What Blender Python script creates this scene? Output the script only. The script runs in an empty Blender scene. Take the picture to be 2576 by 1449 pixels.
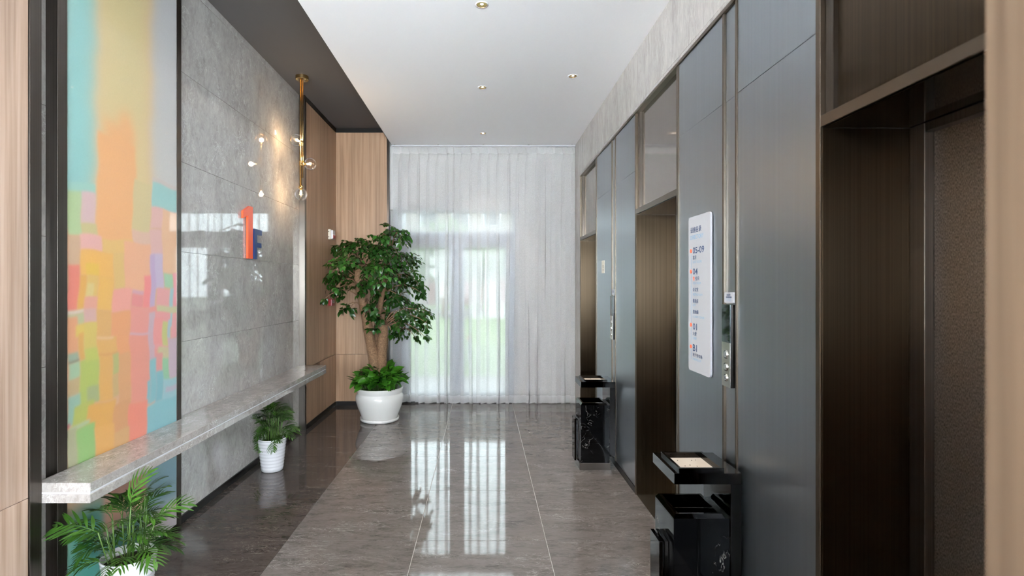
import bpy, bmesh, math, random
import numpy as np
from mathutils import Vector, Matrix, Euler

S = bpy.context.scene
COL = S.collection
R = random.Random(7)
PI = math.pi

# ------------------------------------------------------------------ camera
F, VX, VY, H = 1330.0, 1216.0, 720.0, 1.56        # focal length in px, principal point, eye height
cam = bpy.data.cameras.new('camera')
co = bpy.data.objects.new('camera', cam)
COL.objects.link(co)
co.location = (0, 0, H)
co.rotation_euler = (PI / 2, 0, 0)
cam.sensor_width = 36
cam.lens = 36 * F / 2576
cam.shift_x = (1288 - VX) / 2576
cam.shift_y = -(724.5 - VY) / 2576
cam.clip_start = 0.05
cam.dof.use_dof = True
cam.dof.focus_distance = 3.3
cam.dof.aperture_fstop = 2.4
S.camera = co

# ------------------------------------------------------------------ world, sun, exposure
w = bpy.data.worlds.new('sky')
S.world = w
w.use_nodes = True
wn = w.node_tree.nodes
bg = wn['Background']
bg.inputs[0].default_value = (0.86, 0.93, 1.0, 1)
bg.inputs[1].default_value = 12.0
sun = bpy.data.lights.new('sun', 'SUN')
sun.energy = 7.0
sun.angle = 0.01
sun.color = (1.0, 0.95, 0.86)
so = bpy.data.objects.new('sun', sun)
COL.objects.link(so)
so.rotation_euler = (math.radians(40), 0, math.radians(-12))
S.view_settings.view_transform = 'Standard'
S.view_settings.look = 'None'
S.view_settings.gamma = 1
S.view_settings.use_curve_mapping = False
S.view_settings.exposure = 2.1
S.cycles.use_denoising = True
S.cycles.caustics_reflective = False
S.cycles.caustics_refractive = False
S.cycles.sample_clamp_indirect = 6
S.cycles.adaptive_threshold = 0.03
S.cycles.max_bounces = 10
S.cycles.diffuse_bounces = 4
S.cycles.transparent_max_bounces = 16
DOWNLIGHT_W = 22.0
LOBBY_W = 60.0
BULB_W = 1.0


# ------------------------------------------------------------------ material helpers
def lin(r, g, b, k=1.0):
    f = lambda c: (c / 255 / 12.92 if c / 255 <= .04045 else ((c / 255 + .055) / 1.055) ** 2.4) * k
    return (f(r), f(g), f(b), 1)


class NM:
    """small node-graph builder"""
    def __init__(s, name):
        s.m = bpy.data.materials.new(name)
        s.m.use_nodes = True
        s.t = s.m.node_tree
        s.b = s.t.nodes['Principled BSDF']
        s.out = s.t.nodes['Material Output']

    def n(s, typ, **kw):
        nd = s.t.nodes.new(typ)
        for k, v in kw.items():
            if k.startswith('i_'):
                key = k[2:]
                key = int(key) if key.isdigit() else key.replace('_', ' ')
                if isinstance(v, bpy.types.NodeSocket):
                    s.t.links.new(v, nd.inputs[key])
                else:
                    nd.inputs[key].default_value = v
            else:
                setattr(nd, k, v)
        return nd

    def l(s, a, b):
        s.t.links.new(a, b)

    def set(s, **kw):
        for k, v in kw.items():
            key = k.replace('_', ' ')
            if isinstance(v, bpy.types.NodeSocket):
                s.l(v, s.b.inputs[key])
            else:
                s.b.inputs[key].default_value = v
        return s

    def pos(s, scale=(1, 1, 1), rot=(0, 0, 0), jitter=0.0):
        g = s.n('ShaderNodeNewGeometry').outputs['Position']
        if jitter:
            oi = s.n('ShaderNodeObjectInfo').outputs['Random']
            mu = s.n('ShaderNodeMath', operation='MULTIPLY', i_0=oi, i_1=jitter).outputs[0]
            cx = s.n('ShaderNodeCombineXYZ', i_0=mu, i_1=mu, i_2=mu).outputs[0]
            g = s.n('ShaderNodeVectorMath', operation='ADD', i_0=g, i_1=cx).outputs[0]
        mp = s.n('ShaderNodeMapping', i_Scale=scale, i_Rotation=rot)
        s.l(g, mp.inputs['Vector'])
        return mp.outputs[0]

    def noise(s, vec, scale, detail=4, rough=.55, dist=0.0):
        nd = s.n('ShaderNodeTexNoise', i_Scale=scale, i_Detail=detail, i_Roughness=rough, i_Distortion=dist)
        s.l(vec, nd.inputs['Vector'])
        return nd.outputs['Fac']

    def ramp(s, fac, stops, interp='LINEAR'):
        nd = s.n('ShaderNodeValToRGB')
        nd.color_ramp.interpolation = interp
        e = nd.color_ramp.elements
        while len(e) < len(stops):
            e.new(.5)
        for k, (p, c) in enumerate(stops):
            e[k].position = p
            e[k].color = c if len(c) == 4 else (*c, 1)
        s.l(fac, nd.inputs[0])
        return nd.outputs[0]

    def mix(s, fac, a, b, mode='MIX'):
        nd = s.n('ShaderNodeMix', data_type='RGBA', blend_type=mode)
        for v, k in ((fac, 0), (a, 6), (b, 7)):
            if isinstance(v, bpy.types.NodeSocket):
                s.l(v, nd.inputs[k])
            else:
                nd.inputs[k].default_value = v
        return nd.outputs[2]

    def bump(s, h, strength=.1, dist=.01):
        nd = s.n('ShaderNodeBump', i_Strength=strength, i_Distance=dist)
        s.l(h, nd.inputs['Height'])
        s.l(nd.outputs[0], s.b.inputs['Normal'])
        return s


def G(v, a=1):
    return (v, v, v, 1)


def plain(name, col, rough=.5, metal=0.0, **kw):
    m = NM(name)
    m.set(Base_Color=col, Roughness=rough, Metallic=metal, **kw)
    return m.m


def marble(name, dark, mid, vein, scale=1.0, rot=(0, 0, 0), stretch=(1, 1, 1), rough=.06, jitter=31.0, veinw=.5, bumpk=0.0):
    m = NM(name)
    v = m.pos(stretch, rot, jitter)
    n1 = m.noise(v, 2.2 * scale, 7, .62, .8)
    n2 = m.noise(v, 9 * scale, 6, .7, 1.2)
    mixn = m.n('ShaderNodeMath', operation='MULTIPLY_ADD', i_0=n2, i_1=.55, i_2=m.n('ShaderNodeMath', operation='MULTIPLY', i_0=n1, i_1=.5).outputs[0]).outputs[0]
    base = m.ramp(mixn, [(.36, dark), (.52, mid), (.72, tuple(min(1, c * 1.25) for c in mid[:3]))])
    # thin veins : ridged noise
    def ridge(sc, wd, dist):
        n3 = m.noise(v, sc * scale, 5, .55, dist)
        a = m.n('ShaderNodeMath', operation='SUBTRACT', i_0=n3, i_1=.5).outputs[0]
        a = m.n('ShaderNodeMath', operation='ABSOLUTE', i_0=a).outputs[0]
        return m.ramp(a, [(0, G(1)), (wd, G(0))])
    r1 = ridge(1.7, .012, 1.6)
    r2 = ridge(5.0, .016, 1.0)
    mask = m.ramp(m.noise(v, 1.3 * scale, 3), [(.45, G(0)), (.62, G(1))])
    vv = m.n('ShaderNodeMix', data_type='RGBA', blend_type='ADD', i_0=1.0)
    m.l(r1, vv.inputs[6]); m.l(r2, vv.inputs[7])
    vm = m.mix(1.0, vv.outputs[2], mask, 'MULTIPLY')
    vf = m.n('ShaderNodeMath', operation='MULTIPLY', i_1=veinw)
    m.l(vm, vf.inputs[0])
    m.set(Base_Color=m.mix(vf.outputs[0], base, vein), Roughness=rough)
    if bumpk:
        m.bump(m.noise(m.pos((1, 1, 1)), 5, 2), bumpk, .004)
    return m.m


M = {}
M['floor_light'] = marble('polished_grey_tile', lin(68, 63, 60), lin(98, 92, 88), lin(168, 162, 156), 2.0, (0, 0, .45), (1.0, 3.2, 1), .045, veinw=.45, bumpk=.035)
M['floor_light'].node_tree.nodes['Principled BSDF'].inputs['Specular IOR Level'].default_value = .42
M['floor_dark'] = marble('polished_brown_tile', lin(48, 42, 39), lin(72, 64, 60), lin(140, 132, 126), 2.0, (0, 0, .45), (1.0, 3.2, 1), .05, veinw=.4, bumpk=.03)
M['floor_dark'].node_tree.nodes['Principled BSDF'].inputs['Specular IOR Level'].default_value = .36
M['grout'] = plain('grout', lin(188, 183, 176), .8)
M['stone'] = marble('grey_marble_slab', lin(146, 142, 139), lin(168, 164, 160), lin(214, 212, 208), 1.9, (.5, 0, 0), (1, 1.6, 1), .03, veinw=.55)
M['stone'].node_tree.nodes['Principled BSDF'].inputs['IOR'].default_value = 1.65
M['stone_r'] = marble('pale_marble_slab', lin(165, 160, 155), lin(186, 181, 176), lin(222, 220, 216), 1.2, (.25, 0, 0), (1, 3, .8), .12, veinw=.4)
M['quartz'] = marble('ledge_stone', lin(128, 122, 119), lin(156, 150, 146), lin(222, 218, 212), 5.0, (0, 0, .3), (1.4, 1, 1), .09, veinw=.8)
M['groove'] = plain('ledge_groove', lin(200, 200, 203), .4)


def wood(name, a, b, c):
    m = NM(name)
    v = m.pos((42, 42, .75), (0, 0, 0), 13)
    n1 = m.noise(v, 1.0, 5, .6, .35)
    v2 = m.pos((6, 6, .35), (0, 0, 0), 13)
    n2 = m.noise(v2, 1.0, 4, .55, 1.4)
    c1 = m.ramp(n1, [(.3, a), (.5, b), (.72, c)])
    c2 = m.ramp(n2, [(.35, G(.82)), (.6, G(1.0))])
    m.set(Base_Color=m.mix(1.0, c1, c2, 'MULTIPLY'), Roughness=.42, Specular_IOR_Level=.35)
    m.bump(n1, .05, .002)
    return m.m


M['wood'] = wood('oak_veneer', lin(146, 115, 90), lin(170, 137, 109), lin(186, 154, 126))
M['wood_pale'] = wood('pale_oak_veneer', lin(146, 120, 102), lin(172, 146, 128), lin(186, 162, 145))
M['wood_dimmed'] = wood('oak_veneer_dimmed', lin(88, 72, 57), lin(106, 88, 71), lin(118, 99, 81))  # same oak, colour darkened to offset strong lobby light on the column
M['white'] = plain('white_paint', lin(247, 247, 248), .7)
M['charcoal'] = plain('charcoal_paint', lin(86, 84, 84), .75)
M['dark_trim'] = plain('black_trim', lin(38, 36, 35), .35, .6)


def brushed(name, col, rough=.28, aniso=.75, streak=.35, wavy=0.0, axis='z', fine=240):
    m = NM(name)
    sc = (fine, fine, .35) if axis == 'z' else (.35, .35, fine)
    n1 = m.noise(m.pos(sc, (0, 0, 0), 9), 1.0, 3, .6)
    k = m.ramp(n1, [(.3, G(1 - streak)), (.7, G(1.0))])
    m.set(Base_Color=m.mix(1.0, col, k, 'MULTIPLY'), Metallic=1.0, Roughness=rough, Anisotropic=aniso)
    nz = m.n('ShaderNodeNewGeometry').outputs['Normal']
    tg = m.n('ShaderNodeVectorMath', operation='CROSS_PRODUCT', i_0=nz, i_1=(0.02, 0.03, 1.0))
    m.l(tg.outputs[0], m.b.inputs['Tangent'])
    if wavy:
        m.bump(m.noise(m.pos((1, 2.4, 1.1)), 2.2, 1), wavy, .02)
    return m.m


M['bronze'] = brushed('brushed_bronze', lin(82, 70, 56), .28, .93)
M['bronze_gloss'] = brushed('polished_bronze_panel', lin(168, 160, 152), .09, .4, .10, .06)
M['bronze_trim'] = plain('bronze_trim', lin(112, 102, 90), .34, 1.0)
M['steel_grey'] = brushed('satin_grey_panel', lin(158, 165, 171), .36, .5, .06, 0, 'z', 60)
M['dark_bronze'] = brushed('dark_bronze_frame', lin(104, 98, 92), .3, .75, .3)


def linen():
    m = NM('linen_steel')
    n = m.noise(m.pos((520, 520, 130)), 1.0, 2, .7)
    c = m.ramp(n, [(.38, lin(94, 87, 81)), (.62, lin(168, 159, 151))])
    m.set(Base_Color=c, Metallic=1.0, Roughness=.42)
    m.bump(n, .25, .002)
    return m.m


M['linen'] = linen()
M['black_steel'] = plain('black_mirror_steel', lin(46, 44, 43), .07, 1.0)
M['chrome'] = plain('chrome', lin(205, 203, 200), .06, 1.0)
M['steel'] = plain('brushed_steel', lin(196, 192, 184), .22, 1.0)
M['plinth'] = plain('plinth_steel', lin(120, 112, 106), .3, 1.0)


def black_marble():
    m = NM('black_marble')
    v = m.pos((1, 1, 1), (.3, .2, 0), 17)
    n3 = m.noise(v, 4.0, 5, .6, 1.8)
    a = m.n('ShaderNodeMath', operation='SUBTRACT', i_0=n3, i_1=.5).outputs[0]
    a = m.n('ShaderNodeMath', operation='ABSOLUTE', i_0=a).outputs[0]
    r = m.ramp(a, [(0, G(1)), (.006, G(0))])
    mask = m.ramp(m.noise(v, 6.0, 3), [(.54, G(0)), (.64, G(1))])
    m.set(Base_Color=m.mix(m.mix(1.0, r, mask, 'MULTIPLY'), lin(9, 9, 10), lin(150, 146, 140)), Roughness=.05, Specular_IOR_Level=.25)
    return m.m


M['black_marble'] = black_marble()
M['sand'] = plain('ash_sand', lin(196, 184, 168), .9)
M['brass'] = plain('brass', lin(196, 168, 116), .22, 1.0)
M['ceramic'] = plain('white_glazed_ceramic', lin(212, 210, 206), .09)
M['plastic'] = plain('white_plastic', lin(200, 200, 203), .25)
M['cream'] = plain('cream_plastic', lin(206, 198, 182), .5)
M['red'] = plain('red_plastic', lin(140, 14, 22), .3)
M['black'] = plain('black_gloss', lin(12, 12, 12), .12)
M['soil'] = plain('soil', lin(46, 36, 28), .95)
M['sign_white'] = plain('sign_white', lin(176, 177, 181), .35)
M['navy'] = plain('navy_print', lin(44, 68, 110), .4)
M['sky_print'] = plain('pale_blue_print', lin(112, 164, 200), .4)
M['orange_print'] = plain('orange_print', lin(246, 104, 62), .4)
M['navy_acrylic'] = plain('navy_acrylic', lin(38, 62, 112), .35)
M['orange_acrylic'] = plain('orange_acrylic', lin(236, 92, 52), .35)


def glass(name, tint, rough=0.0, ior=1.45, k=1.0):
    m = NM(name)
    t = m.n('ShaderNodeBsdfTransparent', i_Color=tint)
    g = m.n('ShaderNodeBsdfGlossy', i_Roughness=rough)
    fr = m.n('ShaderNodeFresnel', i_IOR=ior)
    mx = m.n('ShaderNodeMixShader')
    fk = m.n('ShaderNodeMath', operation='MULTIPLY', i_0=fr.outputs[0], i_1=k)
    m.l(fk.outputs[0], mx.inputs[0]); m.l(t.outputs[0], mx.inputs[1]); m.l(g.outputs[0], mx.inputs[2])
    m.l(mx.outputs[0], m.out.inputs[0])
    return m.m


M['glass'] = glass('window_glass', (.38, .40, .395, 1))
M['lobby_glass'] = glass('clear_lobby_glass', (.96, .97, .97, 1))
M['bulb_glass'] = glass('bulb_glass', (.985, .985, .985, 1), 0, 1.3, .5)


def emit(name, col, k):
    m = NM(name)
    m.set(Base_Color=(0, 0, 0, 1), Emission_Color=col, Emission_Strength=k)
    return m.m


M['filament'] = emit('glowing_filament', (1.0, .72, .38, 1), 30.0)
M['led'] = emit('lit_led', (1.0, .86, .66, 1), 6.0)


def sheer(name, opac):
    m = NM(name)
    t = m.n('ShaderNodeBsdfTransparent')
    d = m.n('ShaderNodeBsdfDiffuse', i_Color=(.86, .86, .855, 1))
    tr = m.n('ShaderNodeBsdfTranslucent', i_Color=(.86, .86, .855, 1))
    mx = m.n('ShaderNodeMixShader', i_0=.5)
    m.l(d.outputs[0], mx.inputs[1]); m.l(tr.outputs[0], mx.inputs[2])
    weave = m.noise(m.pos((90, 90, 160)), 1.0, 2)
    op = m.n('ShaderNodeMapRange', i_1=.3, i_2=.7, i_3=opac - .05, i_4=opac + .05)
    m.l(weave, op.inputs[0])
    m2 = m.n('ShaderNodeMixShader')
    m.l(op.outputs[0], m2.inputs[0]); m.l(t.outputs[0], m2.inputs[1]); m.l(mx.outputs[0], m2.inputs[2])
    m.l(m2.outputs[0], m.out.inputs[0])
    return m.m


M['sheer'] = sheer('white_sheer', .48)
M['hem'] = sheer('white_sheer_hem', .7)


def leaf_mat(name, a, b, rough=.3):
    m = NM(name)
    oi = m.n('ShaderNodeObjectInfo').outputs['Random']
    n = m.noise(m.pos((1, 1, 1)), 16, 2)
    ad = m.n('ShaderNodeMath', operation='MULTIPLY_ADD', i_0=oi, i_1=.5, i_2=m.n('ShaderNodeMath', operation='MULTIPLY', i_0=n, i_1=.6).outputs[0]).outputs[0]
    c = m.ramp(ad, [(.25, a), (.75, b)])
    m.set(Base_Color=c, Roughness=rough)
    tr = m.n('ShaderNodeBsdfTranslucent')
    m.l(m.mix(.5, c, (.25, .5, .05, 1)), tr.inputs[0])
    mx = m.n('ShaderNodeMixShader', i_0=.18)
    m.l(m.b.outputs[0], mx.inputs[1]); m.l(tr.outputs[0], mx.inputs[2])
    m.l(mx.outputs[0], m.out.inputs[0])
    return m.m


M['leaf'] = leaf_mat('tree_leaf', lin(20, 52, 18), lin(54, 104, 38), .26)
M['pothos'] = leaf_mat('pothos_leaf', lin(18, 56, 18), lin(66, 124, 34), .25)
M['palm'] = leaf_mat('palm_leaf', lin(16, 48, 16), lin(66, 108, 34), .36)
M['stem'] = plain('green_stem', lin(70, 98, 40), .5)


def bark():
    m = NM('bark')
    n = m.noise(m.pos((1, 1, 1)), 70, 5, .7)
    c = m.ramp(n, [(.3, lin(84, 62, 44)), (.6, lin(136, 104, 76)), (.8, lin(176, 146, 116))])
    m.set(Base_Color=c, Roughness=.85)
    m.bump(n, .5, .006)
    return m.m


M['bark'] = bark()
M['grass'] = NM('lawn_grass').m
_m = NM('lawn_grass_blades')
_m.set(Base_Color=_m.ramp(_m.noise(_m.pos((1, 1, 1)), 6, 5), [(.3, lin(50, 66, 28)), (.7, lin(78, 92, 46))]), Roughness=.9)
M['grass'] = _m.m
M['paving'] = plain('pale_paving', lin(84, 81, 77), .8)
M['facade'] = plain('pale_facade', lin(98, 94, 90), .8)
M['facade_red'] = plain('red_brick_facade', lin(80, 46, 38), .8)
M['far_window'] = plain('far_window_glass', lin(50, 54, 58), .4)
M['out_leaf'] = leaf_mat('outdoor_leaf', lin(44, 62, 28), lin(76, 94, 48), .5)
M['frame_grey'] = plain('grey_aluminium', lin(150, 156, 164), .4, .3)
M['sill_dark'] = plain('dark_sill', lin(44, 46, 50), .3, .4)
M['blind'] = plain('grey_panel', lin(205, 203, 200), .7)


# ------------------------------------------------------------------ mesh helpers
def kind(o, k):
    o['kind'] = k
    return o


def tag(o, label, cat, group=None):
    o['label'] = label
    o['category'] = cat
    if group:
        o['group'] = group
    return o


def link(name, me, mat, parent=None, loc=(0, 0, 0)):
    o = bpy.data.objects.new(name, me)
    COL.objects.link(o)
    if mat is not None and not me.materials:
        me.materials.append(mat)
    if parent is not None:
        o.parent = parent
    o.location = loc
    return o


def empty(name, loc):
    o = bpy.data.objects.new(name, None)
    COL.objects.link(o)
    o.location = loc
    o.empty_display_size = .1
    return o


def wloc(p):
    v = Vector((0, 0, 0))
    while p is not None:
        v += p.location
        p = p.parent
    return v


class MB:
    def __init__(s):
        s.v, s.f = [], []

    def add(s, vs, fs):
        k = len(s.v)
        s.v += [tuple(p) for p in vs]
        s.f += [tuple(i + k for i in f) for f in fs]
        return s

    def box(s, x0, x1, y0, y1, z0, z1):
        vs = [(x, y, z) for z in (z0, z1) for y in (y0, y1) for x in (x0, x1)]
        return s.add(vs, [(0, 2, 3, 1), (4, 5, 7, 6), (0, 1, 5, 4), (2, 6, 7, 3), (0, 4, 6, 2), (1, 3, 7, 5)])

    def lathe(s, prof, n=32, c=(0, 0, 0)):
        vs, fs = [], []
        for (r, z) in prof:
            for k in range(n):
                a = 2 * PI * k / n
                vs.append((c[0] + r * math.cos(a), c[1] + r * math.sin(a), c[2] + z))
        for i in range(len(prof) - 1):
            for k in range(n):
                k2 = (k + 1) % n
                fs.append((i * n + k, i * n + k2, (i + 1) * n + k2, (i + 1) * n + k))
        return s.add(vs, fs)

    def tube(s, pts, rads, n=8, cap=True):
        pts = [Vector(p) for p in pts]
        if not isinstance(rads, (list, tuple)):
            rads = [rads] * len(pts)
        vs, fs = [], []
        up = None
        for i, p in enumerate(pts):
            t = (pts[min(i + 1, len(pts) - 1)] - pts[max(i - 1, 0)]).normalized()
            if up is None:
                up = Vector((1, 0, 0)) if abs(t.x) < .9 else Vector((0, 1, 0))
            a = (up - t * up.dot(t)).normalized()
            up = a
            b = t.cross(a)
            for k in range(n):
                th = 2 * PI * k / n
                vs.append(p + (a * math.cos(th) + b * math.sin(th)) * rads[i])
        for i in range(len(pts) - 1):
            for k in range(n):
                k2 = (k + 1) % n
                fs.append((i * n + k, i * n + k2, (i + 1) * n + k2, (i + 1) * n + k))
        if cap:
            fs.append(tuple(reversed(range(n))))
            fs.append(tuple((len(pts) - 1) * n + k for k in range(n)))
        return s.add(vs, fs)

    def mesh(s, name, off=(0, 0, 0), smooth=False, bevel=0.0, seg=2):
        me = bpy.data.meshes.new(name)
        o = Vector(off)
        me.from_pydata([tuple(Vector(p) - o) for p in s.v], [], s.f)
        bm = bmesh.new()
        bm.from_mesh(me)
        if bevel:
            bmesh.ops.bevel(bm, geom=bm.edges[:], offset=bevel, segments=seg, affect='EDGES', profile=.6)
        bmesh.ops.recalc_face_normals(bm, faces=bm.faces[:])
        bm.to_mesh(me)
        bm.free()
        if smooth:
            me.polygons.foreach_set('use_smooth', [True] * len(me.polygons))
        me.update()
        return me

    def build(s, name, mat, parent=None, smooth=False, bevel=0.0, seg=2, origin=None):
        """vertices are given in world space; origin = where the object sits (default: centre of bottom)"""
        a = np.array(s.v)
        if origin is None:
            origin = ((a[:, 0].min() + a[:, 0].max()) / 2, (a[:, 1].min() + a[:, 1].max()) / 2, a[:, 2].min())
        me = s.mesh(name, origin, smooth, bevel, seg)
        p = wloc(parent) if parent is not None else Vector((0, 0, 0))
        return link(name, me, mat, parent, Vector(origin) - p)


def box(name, x, y, z, mat, parent=None, bevel=0.0, seg=2):
    return MB().box(x[0], x[1], y[0], y[1], z[0], z[1]).build(name, mat, parent, False, bevel, seg)


def sharp_smooth(o, ang=35):
    me = o.data
    me.polygons.foreach_set('use_smooth', [True] * len(me.polygons))
    bm = bmesh.new(); bm.from_mesh(me)
    for e in bm.edges:
        if len(e.link_faces) == 2 and e.calc_face_angle(0) > math.radians(ang):
            e.smooth = False
    bm.to_mesh(me); bm.free()
    return o


def copy_tree(o, parent=None, shift=(0, 0, 0)):
    c = o.copy()
    COL.objects.link(c)
    if parent is not None:
        c.parent = parent
    else:
        c.location = o.location + Vector(shift)
    for ch in list(o.children):
        copy_tree(ch, c)
    return c


def text_mesh(body, width=None, height=None, weight=0.0, depth=0.0, xy=None):
    """mesh of a line of lettering, lower-left at 0,0 in XY, scaled to width/height"""
    cu = bpy.data.curves.new('lettering', 'FONT')
    cu.body = body
    cjk = any(ord(c) > 0x2000 for c in body)
    cu.offset = 0 if cjk else weight
    cu.extrude = 0
    cu.resolution_u = 3
    ob = bpy.data.objects.new('lettering', cu)
    COL.objects.link(ob)
    bpy.context.view_layer.update()
    me = bpy.data.meshes.new_from_object(ob.evaluated_get(bpy.context.evaluated_depsgraph_get()))
    COL.objects.unlink(ob)
    bpy.data.objects.remove(ob)
    a = np.empty(len(me.vertices) * 3)
    me.vertices.foreach_get('co', a)
    a = a.reshape(-1, 3)
    if cjk and weight:                       # heavier strokes: slightly shifted copies of the glyphs
        bm = bmesh.new()
        bm.from_mesh(me)
        src = bm.verts[:] + bm.faces[:]
        for dx, dy, dz in ((.03, 0, .0003), (.015, .018, .0006)):
            g = bmesh.ops.duplicate(bm, geom=src)['geom']
            for v in g:
                if isinstance(v, bmesh.types.BMVert):
                    v.co.x += dx
                    v.co.y += dy
                    v.co.z += dz
        bm.to_mesh(me)
        bm.free()
        a = np.empty(len(me.vertices) * 3)
        me.vertices.foreach_get('co', a)
        a = a.reshape(-1, 3)
    a[:, :2] -= a[:, :2].min(0)
    mx = a[:, :2].max(0)
    if height:
        a[:, 1] *= height / mx[1]
    if width:
        a[:, 0] *= width / mx[0]
    me.vertices.foreach_set('co', a.ravel())
    return me


def wall_text(name, body, X, y0, z0, side, width, height, mat, parent, weight=0.0):
    """side=-1: wall on the right facing -X (text runs towards -Y); side=+1: wall on the left"""
    me = text_mesh(body, width, height, weight)
    a = np.empty(len(me.vertices) * 3)
    me.vertices.foreach_get('co', a)
    a = a.reshape(-1, 3)
    b = np.zeros_like(a)
    b[:, 1] = side * a[:, 0]
    b[:, 2] = a[:, 1]
    b[:, 0] = side * a[:, 2]
    me.vertices.foreach_set('co', b.ravel())
    me.materials.clear()
    return link(name, me, mat, parent, Vector((X, y0, z0)) - wloc(parent))


def onX(X, x, y):
    """photo pixel -> (depth, height) on the plane at lateral distance X"""
    d = X * F / (x - VX)
    return d, H - (y - VY) * d / F


# ------------------------------------------------------------------ dimensions
XS, XWD, XR, XRS = -1.99, -1.93, 1.144, 1.24      # stone, wood, metal wall, stone band on the right
ZC, ZD = 3.44, 3.625                               # white ceiling, dark recess
YB, YC, YWIN = 6.92, 7.03, 7.14                    # wood back wall, curtain, window wall
YL0, YL1 = -3.6, .45                               # lobby behind the camera

# ================================================================== SETTING
# floor : slab + tiles
fl = kind(box('floor', (-6.1, 6.1), (YL0, 7.4), (-.12, -.006), M['grout']), 'structure')
TX = [-1.205 + .795 * k for k in range(-2, 7)]
TY = [3.242 + .80 * k for k in range(-4, 6)]
tcache = {}


def tile(x0, x1, y0, y1, mat):
    g = .0019
    sx, sy = round(x1 - x0, 3), round(y1 - y0, 3)
    key = (sx, sy, mat.name)
    if key not in tcache:
        mb = MB().box(-sx / 2 + g, sx / 2 - g, -sy / 2 + g, sy / 2 - g, -.006, 0)
        me = mb.mesh('tile', bevel=.0006, seg=1)
        me.materials.append(mat)
        tcache[key] = me
    link('tile', tcache[key], mat, fl, Vector(((x0 + x1) / 2, (y0 + y1) / 2, 0)) - fl.location)


for j in range(len(TY) - 1):
    y0, y1 = TY[j], min(TY[j + 1], 7.2)
    tile(-2.0, -1.205, y0, y1, M['floor_dark'])
    for i in range(3):
        tile(-1.205 + .795 * i, -1.205 + .795 * (i + 1), y0, y1, M['floor_light'])
    tile(1.18, 1.60, y0, y1, M['floor_light'])
# lobby floor behind the camera: the same tile, never in view
lf = []
for i in range(-5, 6):
    for j in range(-5, 0):
        x0 = -1.205 + .795 * i
        tile(x0, x0 + .795, TY[0] + .8 * j, TY[0] + .8 * (j + 1), M['floor_light'])

# ceilings
cl = MB()
cl.box(-1.22, 6, YL0, 7.3, ZC, ZC + .12)
cl.box(-6, -1.22, YL0, .5, ZC, ZC + .12)
ceil = kind(cl.build('ceiling', M['white']), 'structure')
rec = kind(box('ceiling_recess', (-2.1, -1.20), (.5, 7.0), (ZD, ZD + .1), M['charcoal']), 'structure')
MB().box(-1.226, -1.221, .5, 7.0, ZC, ZD).build('recess_side', M['charcoal'], rec)

# left wall : backing, stone slabs, wood panels
wl = kind(box('wall_left', (-2.16, -2.02), (.5, 7.3), (0, ZD), M['white']), 'structure')
zs = [.05, .60, 1.193, 1.787, 2.381, 2.976, 3.57, ZD]
ys = [3.402, 4.505, 5.705]
for a, b in zip(ys[:-1], ys[1:]):
    for c, d in zip(zs[:-1], zs[1:]):
        box('stone_slab', (-2.019, XS), (a + .0006, b - .0006), (c + .0008, d - .0008), M['stone'], wl, .0006, 1)
for c, d in zip(zs[:-1], zs[1:]):
    box('stone_slab', (-2.019, XS), (2.286, 2.404), (c + .0008, d - .0008), M['stone'], wl, .0006, 1)
for (a, b, xf, mt) in ((.52, 2.222, -1.913, 'wood_pale'), (5.755, YB + .02, XWD, 'wood')):
    for c, d in ((.055, .668), (.6705, 3.57)):
        box('wood_panel', (-2.019, xf), (a, b), (c, d), M[mt], wl, .001, 1)
# far wood wall (left of the curtain)
wb = kind(box('wall_back', (-2.1, -1.26), (YB + .021, 7.2), (0, ZD), M['white']), 'structure')
for (a, b) in ((-1.9295, -1.262),):
    for c, d in ((.055, .668), (.6705, 3.57)):
        box('wood_panel', (a, b), (YB, YB + .0205), (c, d), M['wood'], wb, .001, 1)
tr = 1


def trim(x, y, z, mat, bevel=.0008):
    global tr
    o = kind(box('trim_%d' % tr, x, y, z, M[mat], None, bevel, 1), 'structure')
    tr += 1
    return o


trim((-2.019, -1.908), (2.224, 2.284), (0, ZD), 'dark_bronze')            # edge of the near wood panel
trim((-2.019, -1.937), (2.405, 2.462), (0, ZD), 'dark_bronze')           # left upright of the painting
trim((-2.019, -1.942), (3.352, 3.40), (0, ZD), 'dark_bronze')            # right upright
trim((-2.019, -1.926), (5.706, 5.754), (0, ZD), 'dark_bronze')           # stone / wood step
trim((-1.262, -1.238), (YB - .005, 7.0), (0, ZC + .1), 'dark_bronze')     # corner beside the curtain
trim((-1.952, -1.926), (5.756, YB), (3.571, ZD - .002), 'dark_trim')
trim((-1.926, -1.262), (YB - .006, YB + .02), (3.571, ZD - .002), 'dark_trim')
bl = kind(MB().box(-2.01, -1.981, 3.402, 5.704, 0, .05).box(-2.01, -1.981, 2.465, 3.35, 0, .05).build('baseboard_left', M['dark_trim']), 'structure')
MB().box(-2.01, -1.924, 5.756, YB - .006, 0, .054).build('skirting', M['dark_trim'], bl)
bb = kind(box('baseboard_back', (-1.924, -1.263), (YB - .006, YB + .02), (0, .054), M['dark_trim']), 'structure')

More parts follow.
